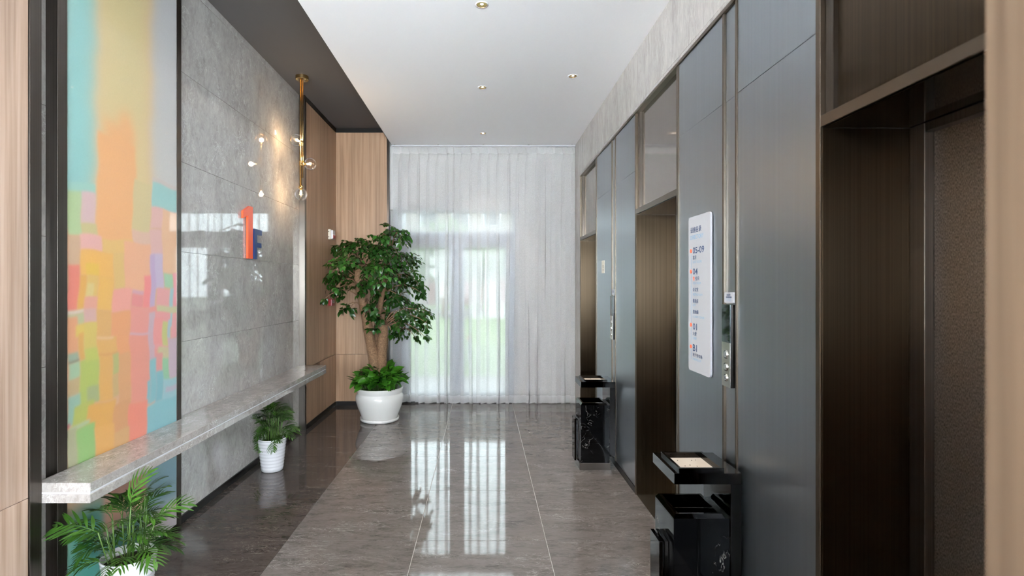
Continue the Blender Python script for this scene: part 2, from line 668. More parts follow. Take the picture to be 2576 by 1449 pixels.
# window wall
wz = kind(MB().box(-2.1, -1.097, 7.2, 7.32, 0, ZD).box(.452, 1.5, 7.10, 7.32, 0, ZC).box(-1.26, .452, YWIN - .02, 7.32, 2.592, ZC).build('wall_window', M['blind']), 'structure')
GX0, GX1 = -1.097, .452
win = empty('window_1', ((GX0 + GX1) / 2, YWIN, 0)); kind(win, 'structure')
fm = MB()
fm.box(GX0 - .10, GX0, YWIN - .03, YWIN + .06, 0, 2.592)
fm.box(GX1 - .06, GX1, YWIN - .03, YWIN + .06, 0, 2.592)
fm.box(GX0, GX1 - .06, YWIN - .03, YWIN + .06, 2.55, 2.592)
fm.box(GX0, GX1 - .06, YWIN - .035, YWIN + .06, 2.162, 2.296)
fm.build('frame', M['frame_grey'], win)
box('sill', (GX0, GX1 - .06), (YWIN - .04, YWIN + .06), (0, .035), M['sill_dark'], win)
box('transom_pane', (GX0, GX1 - .06), (YWIN + .01, YWIN + .016), (2.296, 2.55), M['glass'], win)
for k, (a, b) in enumerate(((GX0, -.356), (-.354, GX1 - .06))):
    df = empty('door_%d' % (k + 1), ((a + b) / 2, YWIN, 0.036)); kind(df, 'structure')
    f2 = MB()
    s = .098
    f2.box(a, a + s, YWIN - .02, YWIN + .04, .036, 2.16).box(b - s, b, YWIN - .02, YWIN + .04, .036, 2.16)
    f2.box(a + s, b - s, YWIN - .02, YWIN + .04, 2.08, 2.16).box(a + s, b - s, YWIN - .02, YWIN + .04, .036, .13)
    f2.build('door_frame', M['frame_grey'], df)
    box('pane', (a + s, b - s), (YWIN + .005, YWIN + .011), (.13, 2.08), M['glass'], df)
    hx = b - .05 if k == 0 else a + .05
    sg = -1 if k == 0 else 1
    MB().tube([(hx, YWIN - .02, 1.15), (hx, YWIN - .06, 1.15), (hx + sg * .14, YWIN - .06, 1.15)], .011, 8).build('door_handle', M['frame_grey'], df)

# ================================================================== RIGHT WALL
OP = [(.93, 1.786), (3.12, 3.952), (5.36, 6.215)]          # lift openings (near, far)
ZO, ZT = 2.093, 2.874
XD = 1.4355                                               # lift door frame plane
wr = MB()
wr.box(XRS, 1.6, .62, 7.3, ZT - .02, ZC)
wr.box(XRS, 1.6, 6.235, 7.3, 0, ZT - .02)
for a, b in ((1.80, 3.10), (3.97, 5.34)):
    wr.box(XRS - .06, 1.6, a, b, 0, ZT - .02)
wrt = kind(wr.build('wall_right', M['charcoal']), 'structure')
yj = [.62, 1.55, 2.75, 3.95, 5.15, 6.35, 7.09]
for a, b in zip(yj[:-1], yj[1:]):
    for c, d in ((2.85, 3.00), (3.00, ZC)):
        box('stone_slab', (XRS - .014, XRS), (a + .0005, b - .0005), (c + .0004, d - .0008), M['stone_r'], wrt, .0005, 1)
box('stone_slab', (XRS - .014, XRS), (6.236, 7.09), (.0, 1.45), M['stone_r'], wrt)
box('stone_slab', (XRS - .014, XRS), (6.236, 7.09), (1.451, 2.849), M['stone_r'], wrt)
# satin panels between the lifts
for (a, b) in ((1.813, 2.376), (2.394, 2.503), (2.521, 3.088), (3.974, 4.563), (4.581, 4.690), (4.708, 5.325)):
    for c, d in ((.05, 2.429), (2.4305, ZT - .022)):
        narrow = b - a < .2
        box('metal_panel', (XR + (.006 if narrow else 0), XRS - .061), (a, b), (c, d), M['steel_grey'], wrt, .0008, 1)
for (a, b) in ((1.787, 1.812), (2.377, 2.393), (2.504, 2.520), (3.089, 3.119), (3.953, 3.973), (4.564, 4.580), (4.691, 4.707), (5.326, 5.359), (6.216, 6.234)):
    trim((XR - .006, XRS - .061), (a, b), (0 if b - a > .018 else .05, ZT - .022), 'bronze_trim')
trim((XR - .008, XRS - .0145), (.62, 6.235), (ZT - .021, ZT), 'bronze_trim')
br = kind(MB().box(XR - .004, XRS - .061, 1.813, 3.088, 0, .049).box(XR - .004, XRS - .061, 3.974, 5.325, 0, .049).build('baseboard_right', M['dark_trim']), 'structure')

LAB = ['nearest dark bronze lift entrance beside the blurred wood column', 'middle dark bronze lift entrance beside the white directory board',
       'farthest dark bronze lift entrance next to the sheer curtain']
for k, (a, b) in enumerate(OP):
    e = empty('elevator', (1.3, (a + b) / 2, 0))
    tag(e, LAB[k], 'elevator', 'lift entrances along the metal wall')
    box('far_jamb', (XR, XD + .10), (b - .0, b + .0005) if False else (b - .004, b - .0005), (0, ZO - .001), M['bronze'], e)
    box('near_jamb', (XR, XD + .10), (a + .0005, a + .004), (0, ZO - .001), M['bronze'], e)
    box('soffit', (XR + .002, XD + .10), (a + .001, b - .001), (ZO, ZO + .004), M['black_steel'], e)
    box('lintel_bar', (XR - .006, XRS - .03), (a + .001, b - .001), (ZO + .0045, ZO + .042), M['bronze_trim'], e, .0008, 1)
    box('lintel_panel', (XR + .028, XRS - .03), (a + .04, b - .04), (ZO + .0425, ZT - .022), M['bronze_gloss'] if k else M['bronze'], e)
    for (p, q) in ((a + .001, a + .0395), (b - .0395, b - .001)):
        lp = MB().box(XR + .012, XRS - .03, p, q, ZO + .0425, ZT - .022)
        lp.build('lintel_side', M['dark_bronze'], e)
    # lift door frame and leaves, set back
    MB().box(XD, XD + .09, b - .066, b - .0045, 0, ZO - .002).build('door_frame', M['dark_bronze'], e, bevel=.001, seg=1)
    MB().box(XD, XD + .09, a + .0045, a + .066, 0, ZO - .002).build('door_frame', M['dark_bronze'], e, bevel=.001, seg=1)
    MB().box(XD, XD + .09, a + .067, b - .067, ZO - .03, ZO - .002).build('door_head', M['dark_bronze'], e, bevel=.001, seg=1)
    mid = (a + b) / 2
    box('door_leaf', (XD + .03, XD + .06), (a + .068, mid - .001), (.008, ZO - .031), M['linen'], e)
    box('door_leaf', (XD + .03, XD + .06), (mid + .001, b - .068), (.008, ZO - .031), M['linen'], e)
    box('sill_plate', (XR, XD + .09), (a + .005, b - .005), (.0005, .006), M['steel'], e)

# blurred wood column beside the camera and lobby shell behind it
wf = kind(box('wall_front', (.587, 1.6), (.52, .618), (0, ZC), M['wood_dimmed']), 'structure')
kind(MB().box(1.6, 6.0, .5, .6, 0, ZC).box(-6.0, -2.021, .4, .5, 0, ZC + .12).build('wall_lobby_inner', M['white']), 'structure')
# added unseen glazing, end wall and right side, to daylight the corridor from behind
w2 = empty('window_added', (0, YL0, 0)); kind(w2, 'structure')
ZW0, ZW1 = .45, 2.80                               # added end-wall window, reaching low to brighten the corridor ceiling
kind(MB().box(-6.1, -6.0, YL0, .5, 0, ZC).box(-6.1, 6.1, YL0 - .1, YL0, 0, ZW0).box(-6.1, 6.1, YL0 - .1, YL0, ZW1, ZC).build('wall_lobby_end', M['wood']), 'structure')
fr = MB()
for k in range(7):
    x = -6 + 2 * k
    fr.box(max(-6, x - .04), min(6, x + .04), YL0 - .08, YL0 + .02, ZW0, ZW1)
for k in range(3):
    fr.box(6.0, 6.1, YL0 + 1.33 * (k + 1) - .04, YL0 + 1.33 * (k + 1) + .04, 0, ZC)
fr.box(6.0, 6.1, YL0, .5, 0, .15).box(6.0, 6.1, YL0, .5, ZC - .1, ZC)
fr.build('mullions', M['frame_grey'], w2)
for k in range(6):
    box('pane', (-5.96 + 2 * k, -4.04 + 2 * k), (YL0 - .04, YL0 - .03), (ZW0, ZW1), M['lobby_glass'], w2)
box('pane', (6.05, 6.06), (YL0 + .1, .5), (.15, ZC - .1), M['lobby_glass'], w2)
# unseen low block added behind the camera to shade the ledge end and pots
kind(box('low_light_blocker', (-4.0, -.35), (-1.35, -1.15), (0, 1.2), M['wood']), 'structure')
# storeys above: the building whose shade lies on the near lawn
kind(box('wall_upper_storeys', (-14, 14), (YL0 - .2, 7.4), (ZD + .14, 9.2), M['facade']), 'structure')
kind(MB().box(-14, -2.17, 7.2, 7.4, 0, ZD + .13).box(1.61, 14, 7.2, 7.4, 0, ZD + .13).build('wall_outer', M['facade']), 'structure')

# ================================================================== DOWNLIGHTS
PROF = [(.043, 0), (.0445, -.002), (.036, -.003), (.034, 0), (.030, .03), (.022, .05)]


def downlight(x, y, label, watts=DOWNLIGHT_W, shown=True):
    e = empty('downlight', (x, y, ZC))
    tag(e, label, 'ceiling light', 'recessed ceiling downlights')
    b = MB().lathe([(.037, -.0028), (.0445, -.0028), (.0455, -.0005), (.037, -.0005), (.037, -.0028)], 28, (x, y, ZC)).build('bezel', M['white'], e, True)
    MB().lathe([(.036, -.0026), (.034, -.0006), (.0365, -.0006)], 28, (x, y, ZC)).build('reflector', M['brass'], e, True)
    l = bpy.data.lights.new('downlight_lamp', 'SPOT')
    l.energy = watts
    l.color = (1.0, .94, .86)
    l.spot_size = math.radians(88)
    l.spot_blend = 1.0
    l.shadow_soft_size = .03
    lo = bpy.data.objects.new('lamp', l)
    COL.objects.link(lo)
    lo.parent = e
    lo.location = (0, 0, -.012)
    MB().lathe([(.0345, -.0010), (.0, -.0010)], 24, (x, y, ZC)).build('gold_cup', M['brass'], e, True)
    MB().lathe([(.011, -.0016), (.0, -.0016)], 20, (x, y - .008, ZC)).build('led', M['led'], e, True)
    return e


downlight(-.01, 3.53, 'lit round downlight nearest the camera in the white ceiling')
downlight(-.008, 5.0, 'middle downlight of the centre row in the white ceiling')
downlight(-.005, 6.5, 'small downlight closest to the curtain in the white ceiling')
downlight(-.01, 2.03, 'downlight of the centre row just above the top edge of the picture')
downlight(.80, 3.23, 'downlight by the right marble band just above the top edge of the picture')
downlight(.80, 4.73, 'downlight near the right marble band, off the centre row')

# ================================================================== PAINTING
PX = -1.945
py0, py1, pz0, pz1 = 2.466, 3.351, .052, ZD - .003
NY, NZ = 190, 620
Yg = np.linspace(py0, py1, NY)
Zg = np.linspace(pz0, pz1, NZ)
YY, ZZ = np.meshgrid(Yg, Zg)
IMG = np.zeros((NZ, NY, 3))


def srgb(c):
    return np.array(lin(*c)[:3])


def sm(x, e):
    return 1 / (1 + np.exp(-np.clip(x / e, -30, 30)))


WOB = .010 * np.sin(ZZ * 7 + YY * 3) + .006 * np.sin(YY * 23 + 1)
WOB2 = .008 * np.sin(ZZ * 11 + 2 * YY) + .004 * np.sin(ZZ * 31)


def patch(x0, y0, x1, y1, c, soft=.003, a=1.0, c2=None):
    """rectangle of paint; corners read off the photograph, placed on the canvas"""
    global IMG
    xa, xb = max(x0, 168.2), min(x1, 444.5)
    if x0 < 168.3: xa = 150
    if x1 > 444: xb = 470
    ya = PX * F / (xa - VX)
    yb = PX * F / (xb - VX)
    dm = PX * F / ((max(xa, 168) + min(xb, 445)) / 2 - VX)
    za, zb = H - (y0 - VY) * dm / F, H - (y1 - VY) * dm / F
    mk = sm(YY + WOB2 - ya, soft) * sm(yb - YY - WOB2, soft) * sm(za - ZZ - WOB, soft) * sm(ZZ + WOB - zb, soft) * a
    col = srgb(c)[None, None, :]
    if c2 is not None:
        t = np.clip((za - ZZ) / max(za - zb, 1e-4), 0, 1)[..., None]
        col = col * (1 - t) + srgb(c2) * t
    IMG = IMG * (1 - mk[..., None]) + col * mk[..., None]


# ground colours in vertical bands
patch(0, -900, 600, 1500, (226, 172, 130))
patch(0, -900, 250, 500, (148, 205, 198), .02)
patch(378, -900, 600, 500, (176, 184, 196), .02, 1, (205, 200, 192))
patch(243, -900, 378, 620, (214, 206, 150), .03, 1, (226, 198, 140))
patch(244, 350, 340, 612, (246, 178, 112), .006)
patch(262, 310, 336, 420, (246, 178, 112), .02)
patch(305, 285, 336, 360, (246, 178, 112), .022)
for org, items in (((160, 460), (
        (38, 0, 330, 105, (165, 210, 192)), (38, 65, 190, 500, (184, 206, 150)), (190, 100, 332, 408, (222, 186, 182)),
        (190, 400, 348, 512, (208, 192, 132)), (705, 0, 880, 500, (216, 194, 138)), (705, 490, 885, 700, (228, 182, 156)),
        (890, -10, 1200, 45, (208, 192, 180)), (890, 36, 1200, 300, (158, 204, 196)), (890, 285, 1200, 490, (232, 180, 168)),
        (1000, 300, 1200, 900, (240, 186, 142)), (38, 500, 162, 812, (212, 172, 136)), (160, 508, 386, 682, (240, 178, 168)),
        (385, 560, 710, 700, (236, 188, 104)), (160, 668, 502, 940, (244, 182, 82)), (500, 690, 612, 1065, (230, 186, 104)),
        (610, 600, 890, 1085, (244, 176, 132)), (218, 810, 350, 942, (234, 186, 60)), (38, 815, 156, 1302, (238, 128, 106)),
        (155, 935, 226, 1300, (232, 170, 66)), (225, 940, 342, 1172, (230, 186, 96)), (230, 1025, 300, 1172, (228, 202, 128)),
        (342, 930, 500, 1302, (240, 182, 80)), (220, 1170, 352, 1312, (236, 164, 140)), (498, 1065, 686, 1312, (246, 162, 144)),
        (690, 1072, 808, 1120, (218, 160, 172)), (690, 1115, 808, 1256, (236, 138, 134)), (806, 915, 885, 1255, (250, 136, 130)),
        (885, 490, 1005, 850, (230, 178, 168)), (885, 720, 1005, 1060, (204, 182, 206)), (875, 720, 925, 1255, (198, 168, 200)),
        (1010, 905, 1102, 1040, (168, 208, 164)), (1102, 900, 1200, 1235, (246, 150, 154)), (940, 1058, 1072, 1245, (238, 162, 156)),
        (1070, 1040, 1105, 1445, (166, 200, 204)), (936, 1235, 1200, 1302, (206, 196, 146)), (38, 1306, 222, 1342, (222, 204, 188)),
        (38, 1340, 222, 1460, (192, 190, 144)), (220, 1300, 348, 1445, (220, 172, 162)), (345, 1296, 492, 1700, (228, 172, 92)),
        (490, 1310, 690, 2100, (240, 160, 100)), (684, 1252, 945, 2100, (240, 150, 136)), (868, 1306, 930, 1700, (206, 172, 182)),
        (930, 1300, 1080, 1700, (242, 154, 150)), (1100, 1300, 1200, 1560, (240, 160, 156)))),
        ((160, 800), (
        (38, 0, 152, 402, (232, 160, 112)), (130, 78, 348, 192, (226, 190, 82)), (158, 170, 218, 442, (226, 168, 76)),
        (215, 78, 348, 335, (218, 190, 92)), (348, 0, 488, 202, (228, 172, 94)), (348, 206, 548, 392, (232, 174, 88)),
        (348, 202, 520, 226, (238, 190, 140)), (348, 365, 548, 394, (222, 158, 78)),
        (348, 390, 496, 822, (232, 172, 82)), (684, 158, 915, 186, (210, 172, 182)), (675, 182, 875, 840, (238, 148, 126)),
        (868, 160, 920, 442, (208, 170, 178)), (920, 0, 1012, 282, (244, 150, 144)), (1008, 30, 1064, 292, (204, 200, 118)),
        (1062, 0, 1090, 200, (170, 196, 204)), (38, 355, 150, 440, (152, 172, 146)), (38, 434, 150, 452, (70, 84, 74)), (38, 452, 152, 612, (166, 194, 156)),
        (38, 602, 158, 762, (198, 170, 120)), (154, 430, 350, 852, (182, 194, 88)), (215, 328, 350, 452, (196, 198, 88)), (230, 690, 350, 850, (170, 178, 120)),
        (492, 368, 558, 572, (184, 182, 108)), (490, 570, 556, 780, (206, 172, 110)), (552, 380, 672, 1260, (226, 162, 104)),
        (960, 298, 1200, 425, (208, 190, 142)), (925, 380, 1002, 562, (230, 148, 140)), (1000, 420, 1066, 645, (146, 200, 152)),
        (1064, 200, 1200, 605, (204, 176, 186)), (868, 432, 935, 852, (132, 188, 192)), (930, 560, 1005, 852, (126, 184, 190)), (1000, 620, 1200, 852, (156, 198, 202)),
        (1025, 690, 1200, 740, (190, 180, 190)), (838, 640, 872, 852, (132, 186, 190)),
        (790, 842, 1200, 1260, (136, 192, 196)), (38, 760, 165, 1052, (150, 186, 164)), (100, 850, 302, 1045, (184, 188, 84)),
        (240, 842, 522, 1105, (230, 168, 74)), (510, 842, 672, 1260, (220, 156, 98)), (660, 842, 852, 1220, (244, 138, 112)),
        (38, 1040, 75, 1088, (200, 110, 110)), (75, 1045, 275, 1090, (180, 196, 150)),
        (38, 1088, 150, 1600, (178, 176, 136)), (145, 1068, 332, 1600, (148, 192, 108)), (330, 1060, 524, 1600, (234, 172, 84)), (520, 1110, 672, 1400, (220, 168, 104))))):
    for (a, b, c, d, col) in items:
        patch(org[0] + a / 4.0267, org[1] + b / 4.0267, org[0] + c / 4.0267, org[1] + d / 4.0267, col)
# lower end below the ledge
patch(0, 1262, 300, 2300, (70, 168, 152), .03)
patch(260, 1150, 372, 1360, (226, 166, 140), .01)
patch(250, 1320, 372, 2000, (84, 166, 158), .02)
patch(366, 1080, 600, 1290, (132, 182, 190), .01, 1, (150, 186, 200))
patch(366, 1290, 600, 2000, (196, 186, 190), .03)
IMG = .70 * IMG + .04
IMG *= (.97 + .03 * np.random.RandomState(3).rand(NZ, NY))[..., None]
pe = empty('painting', (PX, (py0 + py1) / 2, pz0))
tag(pe, 'tall glossy abstract painting of pastel colour blocks between dark metal uprights', 'painting')
me = bpy.data.meshes.new('canvas')
vs = np.stack([np.zeros(YY.size), YY.ravel() - (py0 + py1) / 2, ZZ.ravel() - pz0], 1)
idx = np.arange(NY * NZ).reshape(NZ, NY)
fs = np.stack([idx[:-1, :-1], idx[:-1, 1:], idx[1:, 1:], idx[1:, :-1]], -1).reshape(-1, 4)
me.from_pydata(vs.tolist(), [], fs.tolist())
at = me.color_attributes.new('paint', 'FLOAT_COLOR', 'POINT')
at.data.foreach_set('color', np.concatenate([IMG.reshape(-1, 3), np.ones((NY * NZ, 1))], 1).astype(np.float32).ravel())
pm = NM('painted_canvas_under_glass')
pa = pm.n('ShaderNodeVertexColor', layer_name='paint')
pm.set(Base_Color=pa.outputs[0], Roughness=.5, Coat_Weight=.8, Coat_Roughness=.02)
link('canvas', me, pm.m, pe)
box('backboard', (-2.012, PX - .002), (py0, py1), (pz0, pz1), M['dark_trim'], pe)

# ================================================================== LEDGE
le = empty('wall_ledge', (-1.83, 4.0, .62))
tag(le, 'long speckled grey stone wall ledge with a pale groove along its front', 'shelf')
ZB, XF = .709, -1.70
box('upper_slab', (-1.94, XF), (2.286, 5.716), (ZB - .040, ZB), M['quartz'], le, .0015, 1)
box('lower_slab', (-1.94, XF), (2.286, 5.716), (ZB - .088, ZB - .050), M['quartz'], le, .0015, 1)
box('groove_strip', (-1.94, XF - .004), (2.290, 5.712), (ZB - .0499, ZB - .0401), M['groove'], le)
box('bracket', (-1.987, -1.94), (3.42, 5.70), (ZB - .08, ZB - .005), M['quartz'], le)

# ================================================================== 1F NUMBER
nf = empty('floor_number', (XS, 4.48, 1.793))
tag(nf, 'orange and navy raised floor number 1F on the marble wall', 'sign')


def extrude_poly(name, pts, x0, x1, mat, parent):
    n = len(pts)
    mb = MB()
    mb.add([(x0, a, b) for a, b in pts] + [(x1, a, b) for a, b in pts],
           [tuple(range(n)), tuple(range(2 * n - 1, n - 1, -1))] + [(k, (k + 1) % n, n + (k + 1) % n, n + k) for k in range(n)])
    return mb.build(name, mat, parent)


z1 = 1.793
extrude_poly('digit_one', [(4.425, z1), (4.515, z1), (4.515, z1 + .442), (4.455, z1 + .442), (4.335, z1 + .385), (4.335, z1 + .325), (4.425, z1 + .362)], XS + .004, XS + .022, M['orange_acrylic'], nf)
extrude_poly('letter_f', [(4.545, z1), (4.60, z1), (4.60, z1 + .105), (4.69, z1 + .105), (4.69, z1 + .146), (4.60, z1 + .146), (4.60, z1 + .216), (4.70, z1 + .216), (4.70, z1 + .262), (4.545, z1 + .262)],
             XS + .004, XS + .022, M['navy_acrylic'], nf)

# ================================================================== PENDANT
px_, py_ = -1.783, 5.20
pn = empty('pendant_lamp', (px_, py_, ZD))
tag(pn, 'brass rod pendant lamp with three clear glass globes by the marble wall', 'lamp')
MB().lathe([(0, 0), (.062, 0), (.062, -.034), (.058, -.038), (0, -.038)], 28, (px_, py_, ZD - .0005)).build('canopy', M['brass'], pn, True)
sharp_smooth(pn.children[0])
for k in (-1, 1):
    MB().lathe([(0, -.046), (.006, -.045), (.006, -.038)], 8, (px_ + .04 * k, py_ - .03, ZD)).build('canopy_screw', M['brass'], pn, True)
zr = lambda y: H - (y - VY) * py_ / F
xr = lambda x: (x - VX) * py_ / F
MB().tube([(xr(756.5), py_, ZD - .03), (xr(756.5), py_, zr(474))], .0095, 12).build('rod', M['brass'], pn, True)
MB().tube([(xr(761.2), py_ + .006, ZD - .03), (xr(761.2), py_ + .006, zr(448))], .006, 10).build('rod', M['brass'], pn, True)


def globe(cx, cy, cz, axis, r=.061):
    """axis: direction from the holder towards the globe centre"""
    a = Vector(axis).normalized()
    c = Vector((cx, cy, cz))
    q = a.to_track_quat('Z', 'Y').to_matrix().to_4x4()
    T = Matrix.Translation(c) @ q

    def put(mb, name, mat, par, smooth=True):
        mb.v = [tuple(T @ Vector(p)) for p in mb.v]
        return mb.build(name, mat, par, smooth, origin=tuple(c))
    prof = [(r * math.sin(t), -r * math.cos(t)) for t in [PI * (k / 22) for k in range(2, 23)]]
    g = put(MB().lathe(prof, 32), 'glass_globe', M['bulb_glass'], pn)
    h = put(MB().lathe([(.0, -r - .022), (.017, -r - .022), (.02, -r - .012), (.024, -r + .002), (.012, -r + .008), (.011, -r + .026), (0, -r + .026)], 20), 'lamp_holder', M['brass'], pn)
    put(MB().lathe([(.0, -r + .026), (.007, -r + .028), (.0085, -r + .05), (.006, -r + .066), (0, -r + .07)], 12), 'filament_bulb', M['filament'], h)
    l = bpy.data.lights.new('pendant_bulb', 'POINT')
    l.energy = BULB_W
    l.color = (1.0, .66, .36)
    l.shadow_soft_size = .02
    lo = bpy.data.objects.new('bulb_light', l)
    COL.objects.link(lo)
    lo.parent = pn
    lo.location = c - wloc(pn)
    return g


g1 = (xr(750.5), py_ - .055, zr(356))
globe(*g1, (-.45, -.9, .12))
g2 = (xr(781.5), py_ - .01, zr(413))
globe(*g2, (1, -.1, 0))
g3 = (xr(757), py_, zr(489))
globe(*g3, (0, 0, -1))
for y in (362, 411):
    MB().lathe([(.0, -.022), (.0165, -.022), (.0165, .022), (0, .022)], 16, (xr(757), py_, zr(y))).build('collar', M['brass'], pn)
MB().tube([(xr(757), py_, zr(411)), (xr(770), py_ - .004, zr(412))], .008, 10).build('arm', M['brass'], pn, True)

# ================================================================== ALARM DEVICES on the wood wall
y, z = onX(XWD, 829, 578); y2, z2 = onX(XWD, 829, 603)
ya = onX(XWD, 825, 600)[0]; yb = onX(XWD, 832, 600)[0]
ev = empty('alarm_sounder', (XWD, (ya + yb) / 2, z2)); tag(ev, 'cream wall alarm sounder with a red flash lens on oak panelling', 'alarm')
box('housing', (XWD + .0005, XWD + .032), (ya, yb), (z2, z), M['cream'], ev, .004)
MB().box(XWD + .03, XWD + .058, ya + .012, yb - .004, z2 + .004, z - .006).build('front_cover', M['plastic'], ev, bevel=.01, seg=2)
extrude_poly('flash_lens', [(ya + .02, z2 + .012), (yb - .03, z2 + .012), (yb - .012, z2 + .05), (yb - .012, z2 + .056), (ya + .02, z2 + .056)], XWD + .05, XWD + .068, M['red'], ev)
for zz in (z2 + .03, z - .03):
    box('screw_hole', ((XWD + .004), (XWD + .016)), (ya - .0006, ya + .001), (zz - .003, zz + .003), M['black'], ev)
ya, z = onX(XWD, 825.5, 752); yb, z2 = onX(XWD, 834, 769.8)
z2 = H - (769.8 - VY) * ya / F
mp = empty('fire_call_point', (XWD, (ya + yb) / 2, z2)); tag(mp, 'red manual fire call point on oak panelling beside the big tree', 'alarm')
box('housing', (XWD + .0005, XWD + .044), (ya, yb), (z2, z), M['red'], mp, .005)
box('press_plate', (XWD + .0445, XWD + .047), (ya + .03, yb - .03), (z2 + .035, z - .02), M['sign_white'], mp, .001, 1)
box('press_mark', (XWD + .0471, XWD + .0478), ((ya + yb) / 2 - .008, (ya + yb) / 2 + .008), ((z + z2) / 2 + .0, (z + z2) / 2 + .016), M['black'], mp)

# ================================================================== DIRECTORY BOARD


def rounded_rect(y0, y1, z0, z1, r, n=6):
    pts = []
    for cy, cz, a0 in ((y1 - r, z1 - r, 0), (y0 + r, z1 - r, 90), (y0 + r, z0 + r, 180), (y1 - r, z0 + r, 270)):
        for k in range(n + 1):
            t = math.radians(a0 + 90 * k / n)
            pts.append((cy + r * math.cos(t), cz + r * math.sin(t)))
    return pts


XB = XR - .014
dy0 = onX(XB, 1787, 700)[0]; dy1 = onX(XB, 1732, 700)[0]
dz1 = H + 189 * dy0 / F; dz0 = H - 231 * dy0 / F
db = empty('directory_board', (XR, (dy0 + dy1) / 2, dz0))
tag(db, 'white rounded directory board with navy floor numbers on grey metal panel', 'sign')
extrude_poly('board', rounded_rect(dy0, dy1, dz0, dz1, .022), XB, XR - .004, M['sign_white'], db)
extrude_poly('spacer', rounded_rect(dy0 + .03, dy1 - .03, dz0 + .03, dz1 - .03, .01), XR - .0042, XR + .0002, M['black'], db)
LN = [('设施名录', 1737.1, 1764.3, 573.3, 587.8, 'navy', .014), ('DIRECTORY', 1737.1, 1769.7, 593.5, 604, 'sky_print', .0),
      ('05-09', 1743, 1771.5, 622.5, 638.8, 'navy', .02), ('客房', 1743, 1752, 643, 653.5, 'navy', .012), ('GUEST ROOMS', 1743, 1765, 656.8, 662.6, 'sky_print', 0),
      ('04', 1743, 1755, 675.3, 691.3, 'navy', .02), ('智', 1743, 1747.6, 695.5, 705.7, 'orange_print', .012), ('·空间', 1748.4, 1759, 695.5, 705.7, 'navy', .012), ('GREAT ROOM', 1743, 1763, 709.7, 715.2, 'sky_print', 0),
      ('会议室', 1743, 1757, 723.3, 733.3, 'navy', .012), ('MEETING ROOM', 1743, 1767, 738, 743.4, 'sky_print', 0),
      ('健身房', 1743, 1757, 751.4, 761.6, 'navy', .012), ('GYM', 1743, 1750, 765, 770.2, 'sky_print', 0),
      ('洗衣阁', 1743, 1757, 778.9, 789, 'navy', .012), ('LAUNDRY CORNER', 1743, 1772, 793.4, 798.6, 'sky_print', 0),
      ('01', 1743, 1753.5, 812.4, 829, 'navy', .02), ('大堂', 1743, 1752.5, 833.6, 843, 'navy', .012), ('LOBBY', 1743, 1753, 847, 852.8, 'sky_print', 0),
      ('B1', 1743, 1753.5, 865.2, 882.3, 'navy', .02), ('地下停车场', 1743, 1767, 887, 896.2, 'navy', .012), ('PARKING LOT', 1743, 1764, 899.6, 904.8, 'sky_print', 0)]
for (t, xa, xb, yt, ybm, mt, wt) in LN:
    da = XB * F / (xa - VX)
    dbb = XB * F / (xb - VX)
    zt = H - (yt - VY) * da / F
    zb = H - (ybm - VY) * da / F
    wall_text('lettering', t, XB - .0004, da, zb, -1, da - dbb, zt - zb, M[mt], db, wt)
dl = XB * F / (1738.7 - VX)
for yy in (631.8, 683.2, 817, 871.4):
    zc_ = H - (yy - VY) * dl / F
    extrude_poly('floor_marker', [(dl + .0105 * math.cos(k * PI / 9), zc_ + .0105 * math.sin(k * PI / 9)) for k in range(18)], XB - .003, XB - .0002, M['orange_print'], db)
box('guide_line', (XB - .0006, XB - .0001), (dl - .0008, dl + .0008), (H - (903 - VY) * dl / F, H - (640 - VY) * dl / F), M['sky_print'], db)

# ================================================================== CALL PANELS, FIRE NOTICES


def call_panel(y0, label, nlabel):
    e = empty('call_panel', (XR + .006, y0 + .042, 1.096)); tag(e, label, 'button panel', 'lift call panels')
    X0, X1 = 1.120, XR + .006
    box('black_housing', (X0 + .0025, X1 - .0005), (y0, y0 + .085), (1.096, 1.476), M['black'], e, .002, 1)
    box('display_glass', (X0, X0 + .0023), (y0 + .001, y0 + .084), (1.302, 1.475), M['screen'], e)
    box('steel_face', (X0, X0 + .0023), (y0 + .001, y0 + .084), (1.097, 1.3013), M['steel'], e)
    for zz, rr, mt in ((1.245, .0185, 'chrome'), (1.188, .0185, 'chrome'), (1.138, .016, 'chrome')):
        mb = MB().lathe([(.0, .004), (rr * .8, .004), (rr * .86, .0025), (rr * .9, .0), (rr, .0), (rr, .003), (rr * 1.08, .003), (rr * 1.1, -.001)], 22)
        mb.v = [(X0 - p[2], y0 + .043 + p[0], zz + p[1]) for p in mb.v]
        b = mb.build('call_button', M[mt], e, True)
        sharp_smooth(b)
    box('key_slot', (X0 - .0046, X0 - .0038), (y0 + .041, y0 + .045), (1.133, 1.143), M['black'], e)
    n = empty('fire_notice', (XR + .006, y0 + .052, 1.492)); tag(n, nlabel, 'sign', 'small notices above the call panels')
    extrude_poly('plate', rounded_rect(y0 + .008, y0 + .098, 1.482, 1.532, .007), XR - .006, XR + .0055, M['sign_white'], n)
    yl = y0 + .098
    for t, off, wd, zz, hh, mt, wt in (('如遇火警', .026, .038, 1.5155, .0085, 'navy', .012), ('请勿使用电梯', .019, .056, 1.505, .0085, 'navy', .012),
                                       ('IN CASE OF FIRE', .019, .054, 1.498, .0045, 'sky_print', 0), ('DO NOT USE ELEVATOR', .019, .054, 1.4905, .0045, 'sky_print', 0)):
        wall_text('lettering', t, XR - .0064, yl - off, zz, -1, wd, hh, M[mt], n, wt)


